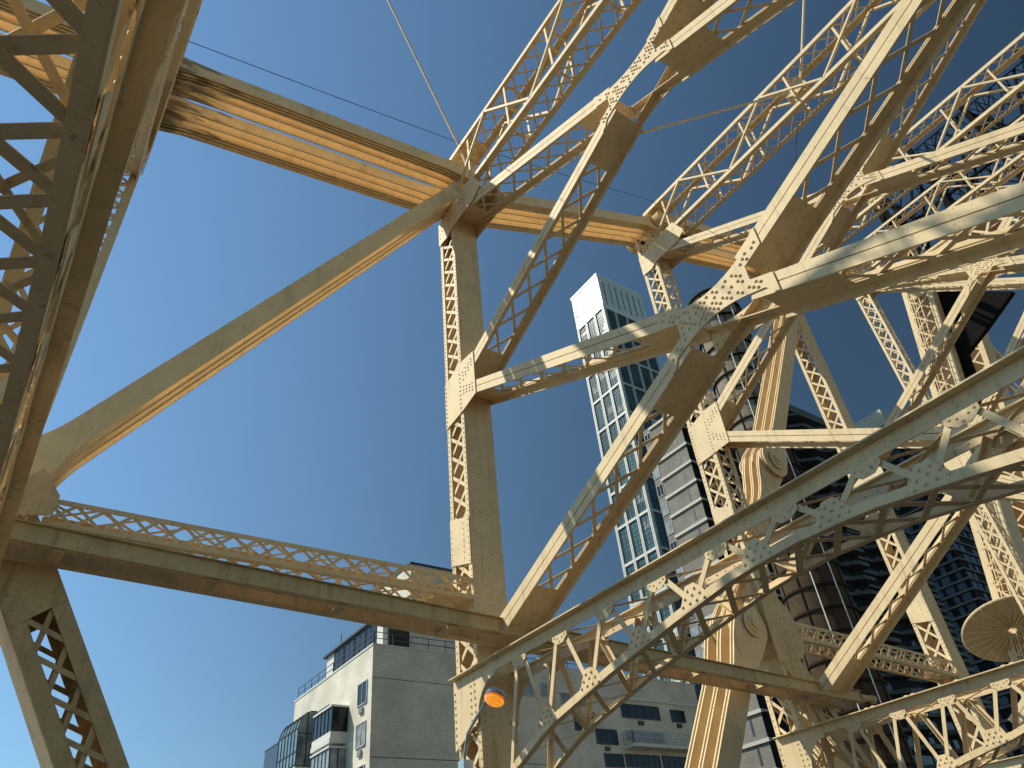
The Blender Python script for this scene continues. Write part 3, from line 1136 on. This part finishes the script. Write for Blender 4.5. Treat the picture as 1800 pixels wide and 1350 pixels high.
mb.build("clamp", PAINT_OLD, bk)

# ------------------------------------------------------------------ street lamp clamped to the nearest post
lp0 = onX(815, 1345, 9.3)
lp1 = onX(822, 1290, 9.25)
lp2 = onX(853, 1236, 9.0)
lh = onX(884, 1214, 8.75)
lamp = empty("street_lamp", tuple(lp0), label="cobra head street lamp with glowing orange lens clamped to the nearest post", category="street lamp")
mb = MB()
pts = [lp0 - EZ * 1.0, lp0, lp1, lp1.lerp(lp2, .5) + EZ * 0.02, lp2]
mb.path(pts, 0.036, 10)
mb.box(lp0 + EX * 0.05, (0.12, 0, 0), (0, 0.12, 0), (0, 0, 0.09))
mb.build("arm", GALV, lamp)
ax = (lh - lp2).normalized()
# head: lofted shell
lens_n = (Vector((0, 0, 0)) - lh).normalized() * 0.75 + Vector((-0.1, -0.2, -0.5))
lens_n = (lens_n - ax * lens_n.dot(ax) * 0.8).normalized()
side = ax.cross(lens_n).normalized()
upv = -lens_n
mb = MB()
rings = [(a_ * 1.45, b_ * 1.42, c_ * 1.2) for a_, b_, c_ in ((-0.02, 0.035, 0.03), (0.06, 0.05, 0.05), (0.18, 0.075, 0.08), (0.30, 0.12, 0.12), (0.42, 0.155, 0.14), (0.54, 0.15, 0.125), (0.62, 0.11, 0.09), (0.66, 0.04, 0.03))]
idx = []
ns = 14
p_root = lp2
for s_, w_, h_ in rings:
    row = []
    for k in range(ns):
        an = 2 * PI * k / ns
        hz = math.sin(an)
        p = p_root + ax * s_ + side * math.cos(an) * w_ + upv * (hz * h_ if hz > 0 else hz * h_ * 0.45)
        row.append(len(mb.v))
        mb.v.append(p)
    idx.append(row)
for r0, r1 in zip(idx, idx[1:]):
    for k in range(ns):
        j = (k + 1) % ns
        mb.f.append((r0[k], r0[j], r1[j], r1[k]))
mb.f.append(tuple(idx[0]))
mb.f.append(tuple(reversed(idx[-1])))
mb.build("lamp_head", GALV, lamp, smooth=True)
LENS = bpy.data.materials.new("amber_lens")
LENS.use_nodes = True
nt = LENS.node_tree
p = nt.nodes["Principled BSDF"]
p.inputs["Roughness"].default_value = 0.15
vo = nt.nodes.new("ShaderNodeTexVoronoi")
vo.inputs["Scale"].default_value = 18
cr = nt.nodes.new("ShaderNodeValToRGB")
cr.color_ramp.elements[0].color = (1.0, 0.42, 0.03, 1)
cr.color_ramp.elements[1].color = (0.75, 0.16, 0.01, 1)
geo = nt.nodes.new("ShaderNodeNewGeometry")
nt.links.new(geo.outputs["Position"], vo.inputs["Vector"])
nt.links.new(vo.outputs[0], cr.inputs[0])
nt.links.new(cr.outputs[0], p.inputs["Base Color"])
nt.links.new(cr.outputs[0], p.inputs["Emission Color"])
p.inputs["Emission Strength"].default_value = 0.55
mb = MB()
lc_ = p_root + ax * 0.62 - upv * 0.08
rws = []
for i in range(5):
    f = i / 4 * PI / 2
    row = []
    for k in range(20):
        an = 2 * PI * k / 20
        row.append(len(mb.v))
        mb.v.append(lc_ + (ax * math.cos(an) * 0.275 + side * math.sin(an) * 0.215) * math.cos(f) - upv * (0.13 * math.sin(f)))
    rws.append(row)
for r0, r1 in zip(rws, rws[1:]):
    for k in range(20):
        j = (k + 1) % 20
        mb.f.append((r0[k], r0[j], r1[j], r1[k]))
mb.build("lens", LENS, lamp, smooth=True)
# ------------------------------------------------------------------ buildings
def brick_mat(name, c1, c2, mortar, bw=0.42, rh=0.14, rough=0.85):
    m = bpy.data.materials.new(name)
    m.use_nodes = True
    n, l = m.node_tree.nodes, m.node_tree.links
    p = n["Principled BSDF"]
    p.inputs["Roughness"].default_value = rough
    g = n.new("ShaderNodeNewGeometry")
    sx = n.new("ShaderNodeSeparateXYZ")
    ad = n.new("ShaderNodeMath")
    cx = n.new("ShaderNodeCombineXYZ")
    l.new(g.outputs["Position"], sx.inputs[0])
    l.new(sx.outputs[0], ad.inputs[0])
    l.new(sx.outputs[1], ad.inputs[1])
    l.new(ad.outputs[0], cx.inputs[0])
    l.new(sx.outputs[2], cx.inputs[1])
    b = n.new("ShaderNodeTexBrick")
    b.inputs["Color1"].default_value = (*c1, 1)
    b.inputs["Color2"].default_value = (*c2, 1)
    b.inputs["Mortar"].default_value = (*mortar, 1)
    b.inputs["Scale"].default_value = 1.0
    b.inputs["Mortar Size"].default_value = 0.02
    b.inputs["Brick Width"].default_value = bw
    b.inputs["Row Height"].default_value = rh
    l.new(cx.outputs[0], b.inputs["Vector"])
    t = n.new("ShaderNodeTexNoise")
    t.inputs["Scale"].default_value = 0.35
    t.inputs["Detail"].default_value = 7
    l.new(g.outputs["Position"], t.inputs["Vector"])
    r = n.new("ShaderNodeMapRange")
    r.inputs[1].default_value = 0.3
    r.inputs[2].default_value = 0.75
    r.inputs[3].default_value = 1.1
    r.inputs[4].default_value = 0.75
    l.new(t.outputs[0], r.inputs[0])
    mx = n.new("ShaderNodeMix")
    mx.data_type = 'RGBA'
    mx.blend_type = 'MULTIPLY'
    mx.inputs[0].default_value = 1
    l.new(b.outputs[0], mx.inputs[6])
    l.new(r.outputs[0], mx.inputs[7])
    l.new(mx.outputs[2], p.inputs["Base Color"])
    return m


def glass_mat(name, col, rough=0.06, var=0.5, scale=0.35):
    m = mat(name, col, rough, var, scale, spec=0.6)
    return m


WBRICK = brick_mat("white_brick", (0.76, 0.69, 0.55), (0.68, 0.61, 0.48), (0.54, 0.49, 0.39))
SOLGLASS = mat('solarium_glass', (0.13, 0.18, 0.19), 0.1, 0.5, 0.8, spec=0.5)
WHITE = mat("white_trim", (0.62, 0.60, 0.54), 0.6, 0.06, 2)
COPING = mat("dark_coping", (0.05, 0.05, 0.055), 0.5)
FRAME_DK = mat("dark_window_frame", (0.03, 0.035, 0.04), 0.4)
FRAME_LT = mat("pale_window_frame", (0.42, 0.43, 0.42), 0.4)
GLASS = mat("window_glass", (0.018, 0.022, 0.024), 0.12, 0.5, 0.5, spec=0.25)
GLASS_LT = mat("curtained_glass", (0.24, 0.26, 0.26), 0.2, 0.45, 1.1, spec=0.3)
TGLASS = mat("teal_tower_glass", (0.06, 0.125, 0.135), 0.12, 0.55, 0.14, spec=0.35)
TCREAM = mat("tower_cream_pier", (0.52, 0.51, 0.45), 0.5, 0.05, 0.5)
TWHITE = mat("tower_crown_louvre", (0.66, 0.70, 0.66), 0.45, 0.05, 0.4)
STONE = brick_mat("grey_stone", (0.20, 0.18, 0.15), (0.175, 0.16, 0.135), (0.14, 0.13, 0.11), 1.2, 0.5)
BAND = mat("pale_stone_band", (0.45, 0.42, 0.36), 0.7, 0.08, 1)
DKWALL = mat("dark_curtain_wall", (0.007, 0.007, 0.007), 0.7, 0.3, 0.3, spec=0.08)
DKBAND = mat("grey_balcony_band", (0.085, 0.08, 0.065), 0.7, 0.15, 0.6)
DKGLASS = mat("dark_blue_glass", (0.012, 0.02, 0.028), 0.15, 0.8, 0.12, spec=0.2)
NAVY = mat("dark_blue_cladding", (0.03, 0.05, 0.08), 0.4, 0.2, 0.5)
BEIGE = mat("beige_rooftop", (0.42, 0.40, 0.30), 0.8, 0.08, 0.4)


class Facade:
    """places flat parts on a wall: axis 'X' = wall facing -x at x=c, 'Y' = wall facing -y at y=c"""

    def __init__(s, parent, axis, c):
        s.p, s.axis, s.c = parent, axis, c

    def bx(s, mb, a0, a1, z0, z1, d0, d1):
        """d0..d1 = distance in front of the wall"""
        if s.axis == 'X':
            mb.aabb(s.c - d1, s.c - d0, a0, a1, z0, z1)
        else:
            mb.aabb(a0, a1, s.c - d1, s.c - d0, z0, z1)

    def window(s, a0, a1, z0, z1, nv=1, nh=0, frame=None, glass=None, f=0.07, label=None, d=0.0):
        mb = MB()
        s.bx(mb, a0, a0 + f, z0, z1, d - 0.02, d + 0.09)
        s.bx(mb, a1 - f, a1, z0, z1, d - 0.02, d + 0.09)
        s.bx(mb, a0 + f, a1 - f, z1 - f, z1, d - 0.02, d + 0.088)
        s.bx(mb, a0 + f, a1 - f, z0, z0 + f, d - 0.02, d + 0.12)
        for i in range(1, nv + 1):
            a = a0 + (a1 - a0) * i / (nv + 1)
            s.bx(mb, a - f * 0.4, a + f * 0.4, z0 + f, z1 - f, d + 0.03, d + 0.08)
        for i in range(1, nh + 1):
            z = z0 + (z1 - z0) * i / (nh + 1)
            s.bx(mb, a0 + f, a1 - f, z - f * 0.4, z + f * 0.4, d + 0.03, d + 0.077)
        w = mb.build("window", frame or FRAME_LT, s.p)
        if label:
            w["label"] = label
        g = MB()
        s.bx(g, a0 + f * 0.5, a1 - f * 0.5, z0 + f * 0.5, z1 - f * 0.5, d + 0.01, d + 0.045)
        g.build("pane", glass or GLASS, w)
        return w

    def px(s, u0, v0, u1, v1):
        """pixel rectangle of the photograph to wall coordinates (a0, a1, z0, z1)"""
        f = onX if s.axis == 'X' else onY
        c0, c1 = f(u0, (v0 + v1) / 2, s.c), f(u1, (v0 + v1) / 2, s.c)
        um = (u0 + u1) / 2
        zt, zb = f(um, v0, s.c).z, f(um, v1, s.c).z
        if s.axis == 'X':
            a = sorted((c0.y, c1.y))
        else:
            a = sorted((c0.x, c1.x))
        return a[0], a[1], zb, zt


def rail(parent, pts, h=1.0, name="railing", material=None, step=1.6):
    mb = MB()
    for a, b in zip(pts, pts[1:]):
        a, b = Vector(a), Vector(b)
        for k in (1.0, 0.5):
            mb.bar(a + EZ * h * k, b + EZ * h * k, 0.05, 0.05, EZ)
        n = max(1, int((b - a).length / step))
        for i in range(n + 1):
            q = a.lerp(b, i / n)
            mb.bar(q, q + EZ * h, 0.05, 0.05, (b - a))
    return mb.build(name, material or COPING, parent)


# ---- white brick apartment block
BX, BY, BZ = 25.4, 54.18, 20.45
ab = empty("apartment_building", (BX, BY, -45), label="white brick apartment block with bay windows and a roof terrace behind the bridge post", category="building")
mb = MB()
mb.aabb(BX, 62.4, BY, 71.0, -45, BZ)
mb.build("wall", WBRICK, ab)
mb = MB()
mb.aabb(BX - 0.06, 62.5, BY - 0.06, BY + 0.3, BZ, BZ + 0.14)
mb.aabb(BX - 0.06, BX + 0.3, BY + 0.3, 71.1, BZ, BZ + 0.14)
mb.build("parapet", WHITE, ab)
rail(ab, [(BX + 0.15, 70.8, BZ + 0.14), (BX + 0.15, BY + 0.15, BZ + 0.14), (62.3, BY + 0.15, BZ + 0.14)])
mb = MB()
mb.aabb(30.2, 39.3, BY + 2.6, 66, BZ, 29.4)
mb.build("penthouse", WBRICK, ab)
mb = MB()
mb.aabb(30.1, 39.4, BY + 2.5, 66.1, 29.4, 29.6)
mb.build("penthouse_coping", COPING, ab)
mb = MB()
mb.aabb(27.3, 30.1, BY + 2.2, 68.5, BZ, 24.0)
mb.build("terrace_room", WHITE, ab)
mb = MB()
mb.aabb(27.0, 30.3, BY + 1.9, 68.9, 24.0, 24.2)
mb.build("terrace_roof", COPING, ab)
tr = Facade(ab, 'X', 27.3)
for i in range(4):
    tr.window(57.6 + 2.3 * i, 59.7 + 2.3 * i, BZ + 0.4, 23.9, 1, 0, FRAME_DK)
ty = Facade(ab, 'Y', BY + 2.2)
ty.window(27.8, 29.8, BZ + 0.3, 23.4, 1, 0, FRAME_DK)
mb = MB()
for k in range(3):
    mb.tube((28 + k, 67 - 3 * k, 24.2), (28 + k, 67 - 3 * k, 26.0 - .3 * k), 0.04, 6)
mb.build("antenna", COPING, ab)
fx = Facade(ab, 'X', BX)
for i, z in enumerate((16.25, 13.2, 10.15, 7.1)):
    fx.window(54.95, 56.65, z, z + 1.75, 1, 0, FRAME_LT, GLASS_LT if i % 2 else GLASS)
    mb = MB()
    fx.bx(mb, 55.5, 56.15, z - 0.62, z - 0.22, -0.02, 0.16)
    for k in range(5):
        fx.bx(mb, 55.52, 56.13, z - 0.59 + k * .075, z - 0.56 + k * .075, 0.16, 0.19)
    mb.build("air_conditioner", FRAME_LT, ab)
    fx.window(62.55, 64.7, z, z + 1.85, 1, 0, FRAME_LT, GLASS if i % 2 else GLASS_LT)
    mb = MB()
    fx.bx(mb, 60.5, 61.0, z + 0.6, z + 0.95, -0.02, 0.05)
    mb.build("vent_grille", FRAME_DK, ab)
# projecting glazed bays
for z in (14.4, 11.35, 8.3, 5.25):
    mb = MB()
    fx.bx(mb, 58.4, 62.2, z - 0.35, z, 0, 1.5)
    fx.bx(mb, 58.4, 62.2, z + 2.35, z + 2.5, 0, 1.5)
    fx.bx(mb, 58.4, 62.2, z, z + 0.5, 0, 1.44)
    bay = mb.build("bay_window", WHITE, ab)
    g = MB()
    fx.bx(g, 58.48, 62.12, z + 0.5, z + 2.35, 0, 1.38)
    g.build("pane", GLASS_LT if z in (11.35, 5.25) else GLASS, bay)
    g = MB()
    for k in range(6):
        a = 58.44 + 3.72 * k / 5
        fx.bx(g, a - .04, a + .04, z + 0.5, z + 2.35, 1.36, 1.43)
    for dd in (0.0, 0.68):
        g.aabb(BX - 1.40 + dd, BX - 1.32 + dd, 58.42, 58.49, z + 0.5, z + 2.35)
    g.build("mullion", FRAME_DK, bay)
SO0, SO1 = 65.1, 69.7
SOW = SO1 - SO0
# corner solarium with a curved glass top
mb = MB()
prof = [(0, 18.1), (0.5, 18.1), (1.0, 17.9), (1.4, 17.4), (1.6, 16.7), (1.6, 13.8), (0, 13.8)]
mb.prism([(BX - d_, SO0, z) for d_, z in prof], (0, SOW, 0))
so = mb.build("solarium", SOLGLASS, ab, label="glass solarium with a curved roof on the corner")
mb = MB()
for k in range(7):
    y = SO0 + SOW * k / 6
    for (d0, z0), (d1, z1) in zip(prof, prof[1:-1]):
        mb.bar((BX - d0 - .02, y, z0 + .02), (BX - d1 - .02, y, z1 + .02), 0.07, 0.07, EY)
for z in (13.85, 14.9, 16.7):
    mb.bar((BX - 1.63, SO0, z), (BX - 1.63, SO1, z), 0.08, 0.05, EZ)
for dd in (0.8,):
    mb.bar((BX - dd, SO0 - 0.03, 13.8), (BX - dd, SO0 - 0.03, 17.95), 0.08, 0.05, EX)
mb.bar((BX, SO0 - 0.03, 16.3), (BX - 1.6, SO0 - 0.03, 16.3), 0.08, 0.05, EZ)
mb.build("frame", FRAME_DK, so)
for z in (10.6, 7.5, 4.4):
    mb = MB()
    mb.aabb(BX - 1.6, BX, SO0, SO1, z, z + 1.0)
    mb.aabb(BX - 1.65, BX, SO0 - 0.05, SO1 + 0.05, z + 2.9, z + 3.1)
    eb_ = mb.build("enclosed_balcony", WHITE, ab)
    g = MB()
    g.aabb(BX - 1.52, BX, SO0 + 0.1, SO1 - 0.1, z + 1.0, z + 2.9)
    g.build("pane", GLASS_LT, eb_)
    g = MB()
    for k in range(7):
        y = SO0 + 0.05 + (SOW - 0.1) * k / 6
        g.aabb(BX - 1.6, BX - 1.5, y - .05, y + .05, z + 1.0, z + 2.9)
    g.build("mullion", FRAME_LT, eb_)
    mb = MB()
    mb.aabb(BX - 2.1, BX - 1.6, SO0 + 0.8, SO0 + 1.6, z + 1.0, z + 1.5)
    mb.build("air_conditioner", FRAME_LT, eb_)
# the shaded street side
fy = Facade(ab, 'Y', BY)
for (u0, v0, u1, v1, nv, gl) in ((917, 1199, 939, 1223, 1, GLASS_LT), (951, 1201, 962, 1225, 0, GLASS_LT), (1092, 1240, 1158, 1264, 4, GLASS), (1179, 1249, 1203, 1270, 1, GLASS),
                             (1048, 1282, 1085, 1309, 3, GLASS), (1063, 1325, 1096, 1349, 3, GLASS), (1100, 1327, 1160, 1350, 5, GLASS), (1165, 1330, 1215, 1352, 4, GLASS),
                             (1100, 1286, 1166, 1304, 4, GLASS_LT), (985, 1218, 1035, 1240, 4, GLASS_LT), (1010, 1262, 1040, 1285, 2, GLASS)):
    a0, a1, z0, z1 = fy.px(u0, v0, u1, v1)
    fy.window(a0, a1, z0, z1, nv, 0, FRAME_LT if gl is GLASS_LT else FRAME_DK, gl)
for (u0, v0, u1, v1) in ((1122, 1268, 1130, 1275), (1190, 1273, 1197, 1280), (1064, 1313, 1071, 1320)):
    a0, a1, z0, z1 = fy.px(u0, v0, u1, v1)
    mb = MB()
    fy.bx(mb, a0, a1, z0, z1, -0.02, 0.2)
    mb.build("air_conditioner", FRAME_DK, ab)
a0, a1, z0, z1 = fy.px(1097, 1306, 1222, 1316)
mb = MB()
fy.bx(mb, a0, a1, z0 - 0.25, z0, 0, 1.4)
bal = mb.build("balcony", WHITE, ab)
rail(bal, [(a0 + .05, BY - 0.05, z0), (a0 + .05, BY - 1.35, z0), (a1 - .05, BY - 1.35, z0), (a1 - .05, BY - .05, z0)], 1.1, "railing", FRAME_LT, 0.4)
mb = MB()
mb.aabb(42.6, 62.4, BY - 0.12, BY, BZ - 2.2, BZ - 1.95)
mb.build("ledge", WHITE, ab)
mb = MB()
for z in (17.9, 12.2, 6.5, 0.8):
    mb.aabb(BX + 0.02, 42.5, BY - 0.012, BY, z, z + 0.05)
mb.aabb(BX + 9.2, BX + 9.24, BY - 0.014, BY, -45, 17.9)
mb.build("wall_joint", COPING, ab)

# ---- slender glass tower with a white crown
TX, TY = 161.0, 141.4
tw = empty("glass_tower", (TX, TY, -45), label="tall slender teal glass tower with cream piers and a white louvred crown", category="tower block")
mb = MB()
mb.aabb(TX, TX + 24, TY, TY + 15.7, -45, 197.5)
mb.build("glazing", TGLASS, tw)
mb = MB()
zs = [94.4 + 13.03 * k for k in range(-10, 9)]
for i in range(4):
    y = TY + 15.7 * i / 3
    for o in ((-0.55, -.1), (.1, .55)):
        mb.aabb(TX - 0.5, TX + 0.02, y + o[0], y + o[1], -45, 198)
for i in range(5):
    x = TX + 24 * i / 4
    for o in ((-0.45, -.08), (.08, .45)):
        mb.aabb(x + o[0] + (0.52 if i == 0 else 0), x + o[1] + (0.52 if i == 0 else 0), TY - 0.5, TY + 0.02, -45, 198)
mb.build("pier", TCREAM, tw)
mb = MB()
for z in zs:
    mb.aabb(TX - 0.46, TX + 0.02, TY - 0.3, TY + 16, z - 0.45, z + 0.45)
    mb.aabb(TX + 0.1, TX + 24.3, TY - 0.46, TY + 0.02, z - 0.45, z + 0.45)
mb.build("spandrel", TCREAM, tw)
mb = MB()
for i in range(3):
    for k in range(1, 4):
        y = TY + 15.7 * (i + k / 4) / 3
        mb.aabb(TX - 0.12, TX, y - .07, y + .07, -45, 197.5)
for i in range(4):
    for k in range(1, 4):
        x = TX + 24 * (i + k / 4) / 4
        mb.aabb(x - .07, x + .07, TY - 0.12, TY, -45, 197.5)
z = -40
while z < 197:
    mb.aabb(TX - 0.11, TX, TY, TY + 15.7, z - .06, z + .06)
    mb.aabb(TX, TX + 24, TY - 0.11, TY, z - .06, z + .06)
    z += 13.03 / 8
mb.build("mullion", FRAME_DK, tw)
for i, (y0, y1, z0, z1) in enumerate([(TY + 0.9 + 5.23 * (k % 3), TY + 4.6 + 5.23 * (k % 3), 95.5 + 13.03 * (k // 3) + random.choice((0.6, 3, 6.5)), 0) for k in range(24)]):
    if random.random() < 0.55:
        mb = MB()
        for q in range(random.choice((2, 3, 4))):
            yy = y0 + q * 0.98
            if yy + .8 < y1 + .4:
                mb.aabb(TX - 0.06, TX - 0.02, yy, yy + 0.8, z0, z0 + random.choice((1.4, 2.9)))
        mb.build("blind", GLASS_LT, tw)
mb = MB()
mb.aabb(TX - 0.5, TX + 24.5, TY - 0.5, TY + 16.2, 197.5, 216)
cr_ = mb.build("crown", TWHITE, tw)
mb = MB()
for i in range(40):
    y = TY - .3 + 16.3 * i / 39
    if i % 10 in (0, 3):
        mb.aabb(TX - 0.62, TX - 0.5, y - .5, y + .3, 199, 214.6)
    else:
        mb.aabb(TX - 0.58, TX - 0.5, y - .06, y + .06, 199, 214.8)
for i in range(56):
    x = TX + 24 * i / 55
    mb.aabb(x - .06, x + .06, TY - 0.58, TY - 0.5, 199, 214.8)
mb.aabb(TX - 0.7, TX + 24.7, TY - 0.7, TY + 16.4, 215.2, 216.6)
mb.build("louvre", TWHITE, cr_)
mb = MB()
for i in range(6):
    y = TY + 1.5 + 2.6 * i
    mb.aabb(TX - 0.66, TX - 0.5, y, y + 0.34, 200 + (i % 3), 213 - (i % 2) * 3)
    mb.aabb(TX - 0.66, TX - 0.5, y + 0.7, y + 0.95, 203, 213.5)
for i in range(7):
    x = TX + 2 + 3.3 * i
    mb.aabb(x, x + 0.35, TY - 0.62, TY - 0.5, 200 + (i % 2), 213)
mb.build("louvre_slot", FRAME_DK, cr_)

# ---- grey stone building with pale ledges
SX, SY0, SY1, SZ = 80.0, 60.0, 67.9, 66.9
sb = empty("stone_building", (SX, SY0, -45), label="grey stone building with pale ledges on every floor in front of the glass tower", category="building")
mb = MB()
mb.aabb(SX, SX + 16, SY0, SY1, -45, SZ)
mb.build("wall", STONE, sb)
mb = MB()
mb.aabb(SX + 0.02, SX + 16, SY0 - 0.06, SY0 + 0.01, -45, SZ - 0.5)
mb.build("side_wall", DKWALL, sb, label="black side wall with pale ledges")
fs = Facade(sb, 'X', SX)
z = SZ - 0.3
k = 0
while z > -5:
    mb = MB()
    mb.aabb(SX - 0.28, SX, SY0 - 0.3, SY1 - 1.55, z - 0.42, z)
    mb.aabb(SX, SX + 16, SY0 - 0.3, SY0 - 0.06, z - 0.3, z - 0.05)
    mb.build("ledge", BAND, sb)
    fs.window(SY1 - 1.5, SY1 - 0.12, z - 2.6, z - 0.6, 1, 0, FRAME_LT, GLASS_LT if k % 3 else GLASS)
    mb = MB()
    fs.bx(mb, SY0 + 1.7, SY0 + 2.05, z - 2.7, z - 0.75, -0.1, 0.03)
    mb.build("slit_window", FRAME_DK, sb)
    z -= 3.27
    k += 1

# ---- dark apartment slab with grey bands and zigzag bays
DX0, DX1, DY, DZ = 122.0, 176.0, 75.0, 97.0
db = empty("dark_apartment_slab", (DX0, DY, -45), label="dark apartment slab with grey floor bands and zigzag balconies behind the bridge", category="building")
mb = MB()
mb.aabb(DX0, DX1, DY, DY + 9, -45, DZ)
mb.build("wall", DKWALL, db)
mb = MB()
mb.aabb(DX0 - .1, DX1 + .1, DY - 0.5, DY + 9.1, DZ, DZ + 2.2)
mb.build("roof_band", DKBAND, db)
z = DZ - 2.8
k = 0
while z > -10:
    mb = MB()
    mb.aabb(DX0, DX1, DY - 0.35, DY, z, z + 0.55)
    x = DX0 + 5
    while x < DX1 - 8:
        mb.prism([(x, DY - .36, z), (x + 2.4, DY - 2.6, z), (x + 6.0, DY - 2.6, z), (x + 6.6, DY - .36, z)], (0, 0, 0.75))
        x += 12.5
    mb.build("balcony_band", DKBAND, db)
    g = MB()
    x = DX0 + 2 + (k % 2)
    while x < DX1 - 4:
        if random.random() < 0.75:
            g.aabb(x, x + random.choice((1.6, 2.8, 3.6)), DY - 0.08, DY - 0.01, z + 0.7, z + 2.5)
        x += 4.2
    g.build("window_row", DKGLASS, db)
    z -= 3.15
    k += 1

# ---- second dark block, corner on
EX0, EY0, EZ1 = 230.0, 88.0, 131.0
d2 = empty("dark_corner_block", (EX0, EY0, -45), label="dark high rise block seen corner on with thin grey bands at every floor", category="building")
mb = MB()
mb.aabb(EX0, EX0 + 70, EY0, EY0 + 62, -45, EZ1)
mb.build("wall", DKWALL, d2)
z = EZ1 - 1
k = 0
while z > 0:
    mb = MB()
    mb.aabb(EX0 - 0.5, EX0, EY0 - 0.5, EY0 + 62, z, z + 0.6)
    mb.aabb(EX0, EX0 + 70, EY0 - 0.5, EY0, z, z + 0.6)
    mb.build("floor_band", DKBAND, d2)
    g = MB()
    y = EY0 + 1.2
    while y < EY0 + 60:
        if random.random() < 0.55:
            g.aabb(EX0 - 0.1, EX0 - .02, y, y + random.choice((1.5, 2.6)), z - 2.3, z - 0.3)
        y += 3.6
    x = EX0 + 1.0
    while x < EX0 + 68:
        if random.random() < 0.7:
            g.aabb(x, x + random.choice((1.8, 3.0)), EY0 - .1, EY0 - .02, z - 2.3, z - 0.3)
        x += 3.9
    g.build("window_row", DKGLASS, d2)
    z -= 3.1
    k += 1
c0 = onX(1508, 772, EX0 + 6)
c1 = onX(1572, 772, EX0 + 6)
mb = MB()
mb.aabb(EX0 + 6, EX0 + 20, c1.y, c0.y, EZ1, EZ1 + 9.5)
mb.build("roof_house", BEIGE, d2, label="pale beige plant room on the roof")
mb = MB()
for k in range(5):
    q = onX(1470 + 26 * k, 770, EX0 + 12)
    mb.tube((q.x, q.y, EZ1), (q.x, q.y, EZ1 + 4.5 + 2 * (k % 2)), 0.12, 5)
mb.build("antenna", FRAME_LT, d2)

# ---- round banded tower
RX, RY, RR, RZ = 75.0, 44.6, 3.5, 74.5
rtw = empty("round_tower", (RX, RY, -45), label="round weathered masonry tower with dark hoops and cables behind the bridge posts", category="tower")
RMAT = mat("weathered_masonry", (0.20, 0.175, 0.125), 0.9, 0.3, 1.2, bump=0.6, bscale=2.5, dirt=(0.10, 0.06, 0.03), dirt_amt=0.9)
HOOP = mat("iron_hoop", (0.02, 0.015, 0.010), 0.8, 0.2, 2, spec=0.1)
BROWN = mat("brown_netting", (0.055, 0.032, 0.014), 0.95, 0.35, 1.5, bump=0.6, bscale=6)
mb = MB()
mb.tube((RX, RY, 50), (RX, RY, RZ), RR, 40, RR * 0.97)
mb.build("masonry_shaft", RMAT, rtw)
mb = MB()
mb.tube((RX, RY, -45), (RX, RY, 50), RR * 1.04, 40, RR * 1.0)
mb.build("lower_shaft", BROWN, rtw, label="brown lower half of the shaft")
mb = MB()
z = -20
while z < RZ:
    mb.tube((RX, RY, z), (RX, RY, z + 0.22), RR * 1.05 + .06, 40, cap=True)
    z += 2.55
for an in (2.6, 3.3, 4.0, 4.8):
    mb.tube((RX + math.cos(an) * RR * 1.05, RY + math.sin(an) * RR * 1.05, -30), (RX + math.cos(an) * RR * 1.0, RY + math.sin(an) * RR * 1.0, RZ), 0.09, 5)
mb.build("hoop", HOOP, rtw)
mb = MB()
for an in (3.75, 4.35):
    mb.tube((RX + math.cos(an) * RR * 1.12, RY + math.sin(an) * RR * 1.12, -30), (RX + math.cos(an) * RR * 1.1, RY + math.sin(an) * RR * 1.1, RZ - 4), 0.07, 6)
mb.build("conduit", WHITE, rtw)

# ---- far low dark building at the left
q0, q1 = onX(466, 1322, 130), onX(500, 1322, 130)
lb = empty("far_dark_building", (130, q1.y, -45), label="small dark blue building just left of the white brick block", category="building")
mb = MB()
mb.aabb(130, 150, q1.y - 3, q0.y, -45, q0.z)
mb.build("wall", NAVY, lb)
mb = MB()
mb.aabb(129.8, 150, q1.y - 3, q0.y + .2, q0.z, q0.z + 0.5)
mb.build("roof", COPING, lb)
mb = MB()
mb.tube((131, (q0.y * .35 + q1.y * .65), q0.z), (131, (q0.y * .35 + q1.y * .65), q0.z + 2.6), 0.12, 6)
mb.build("antenna", FRAME_LT, lb)
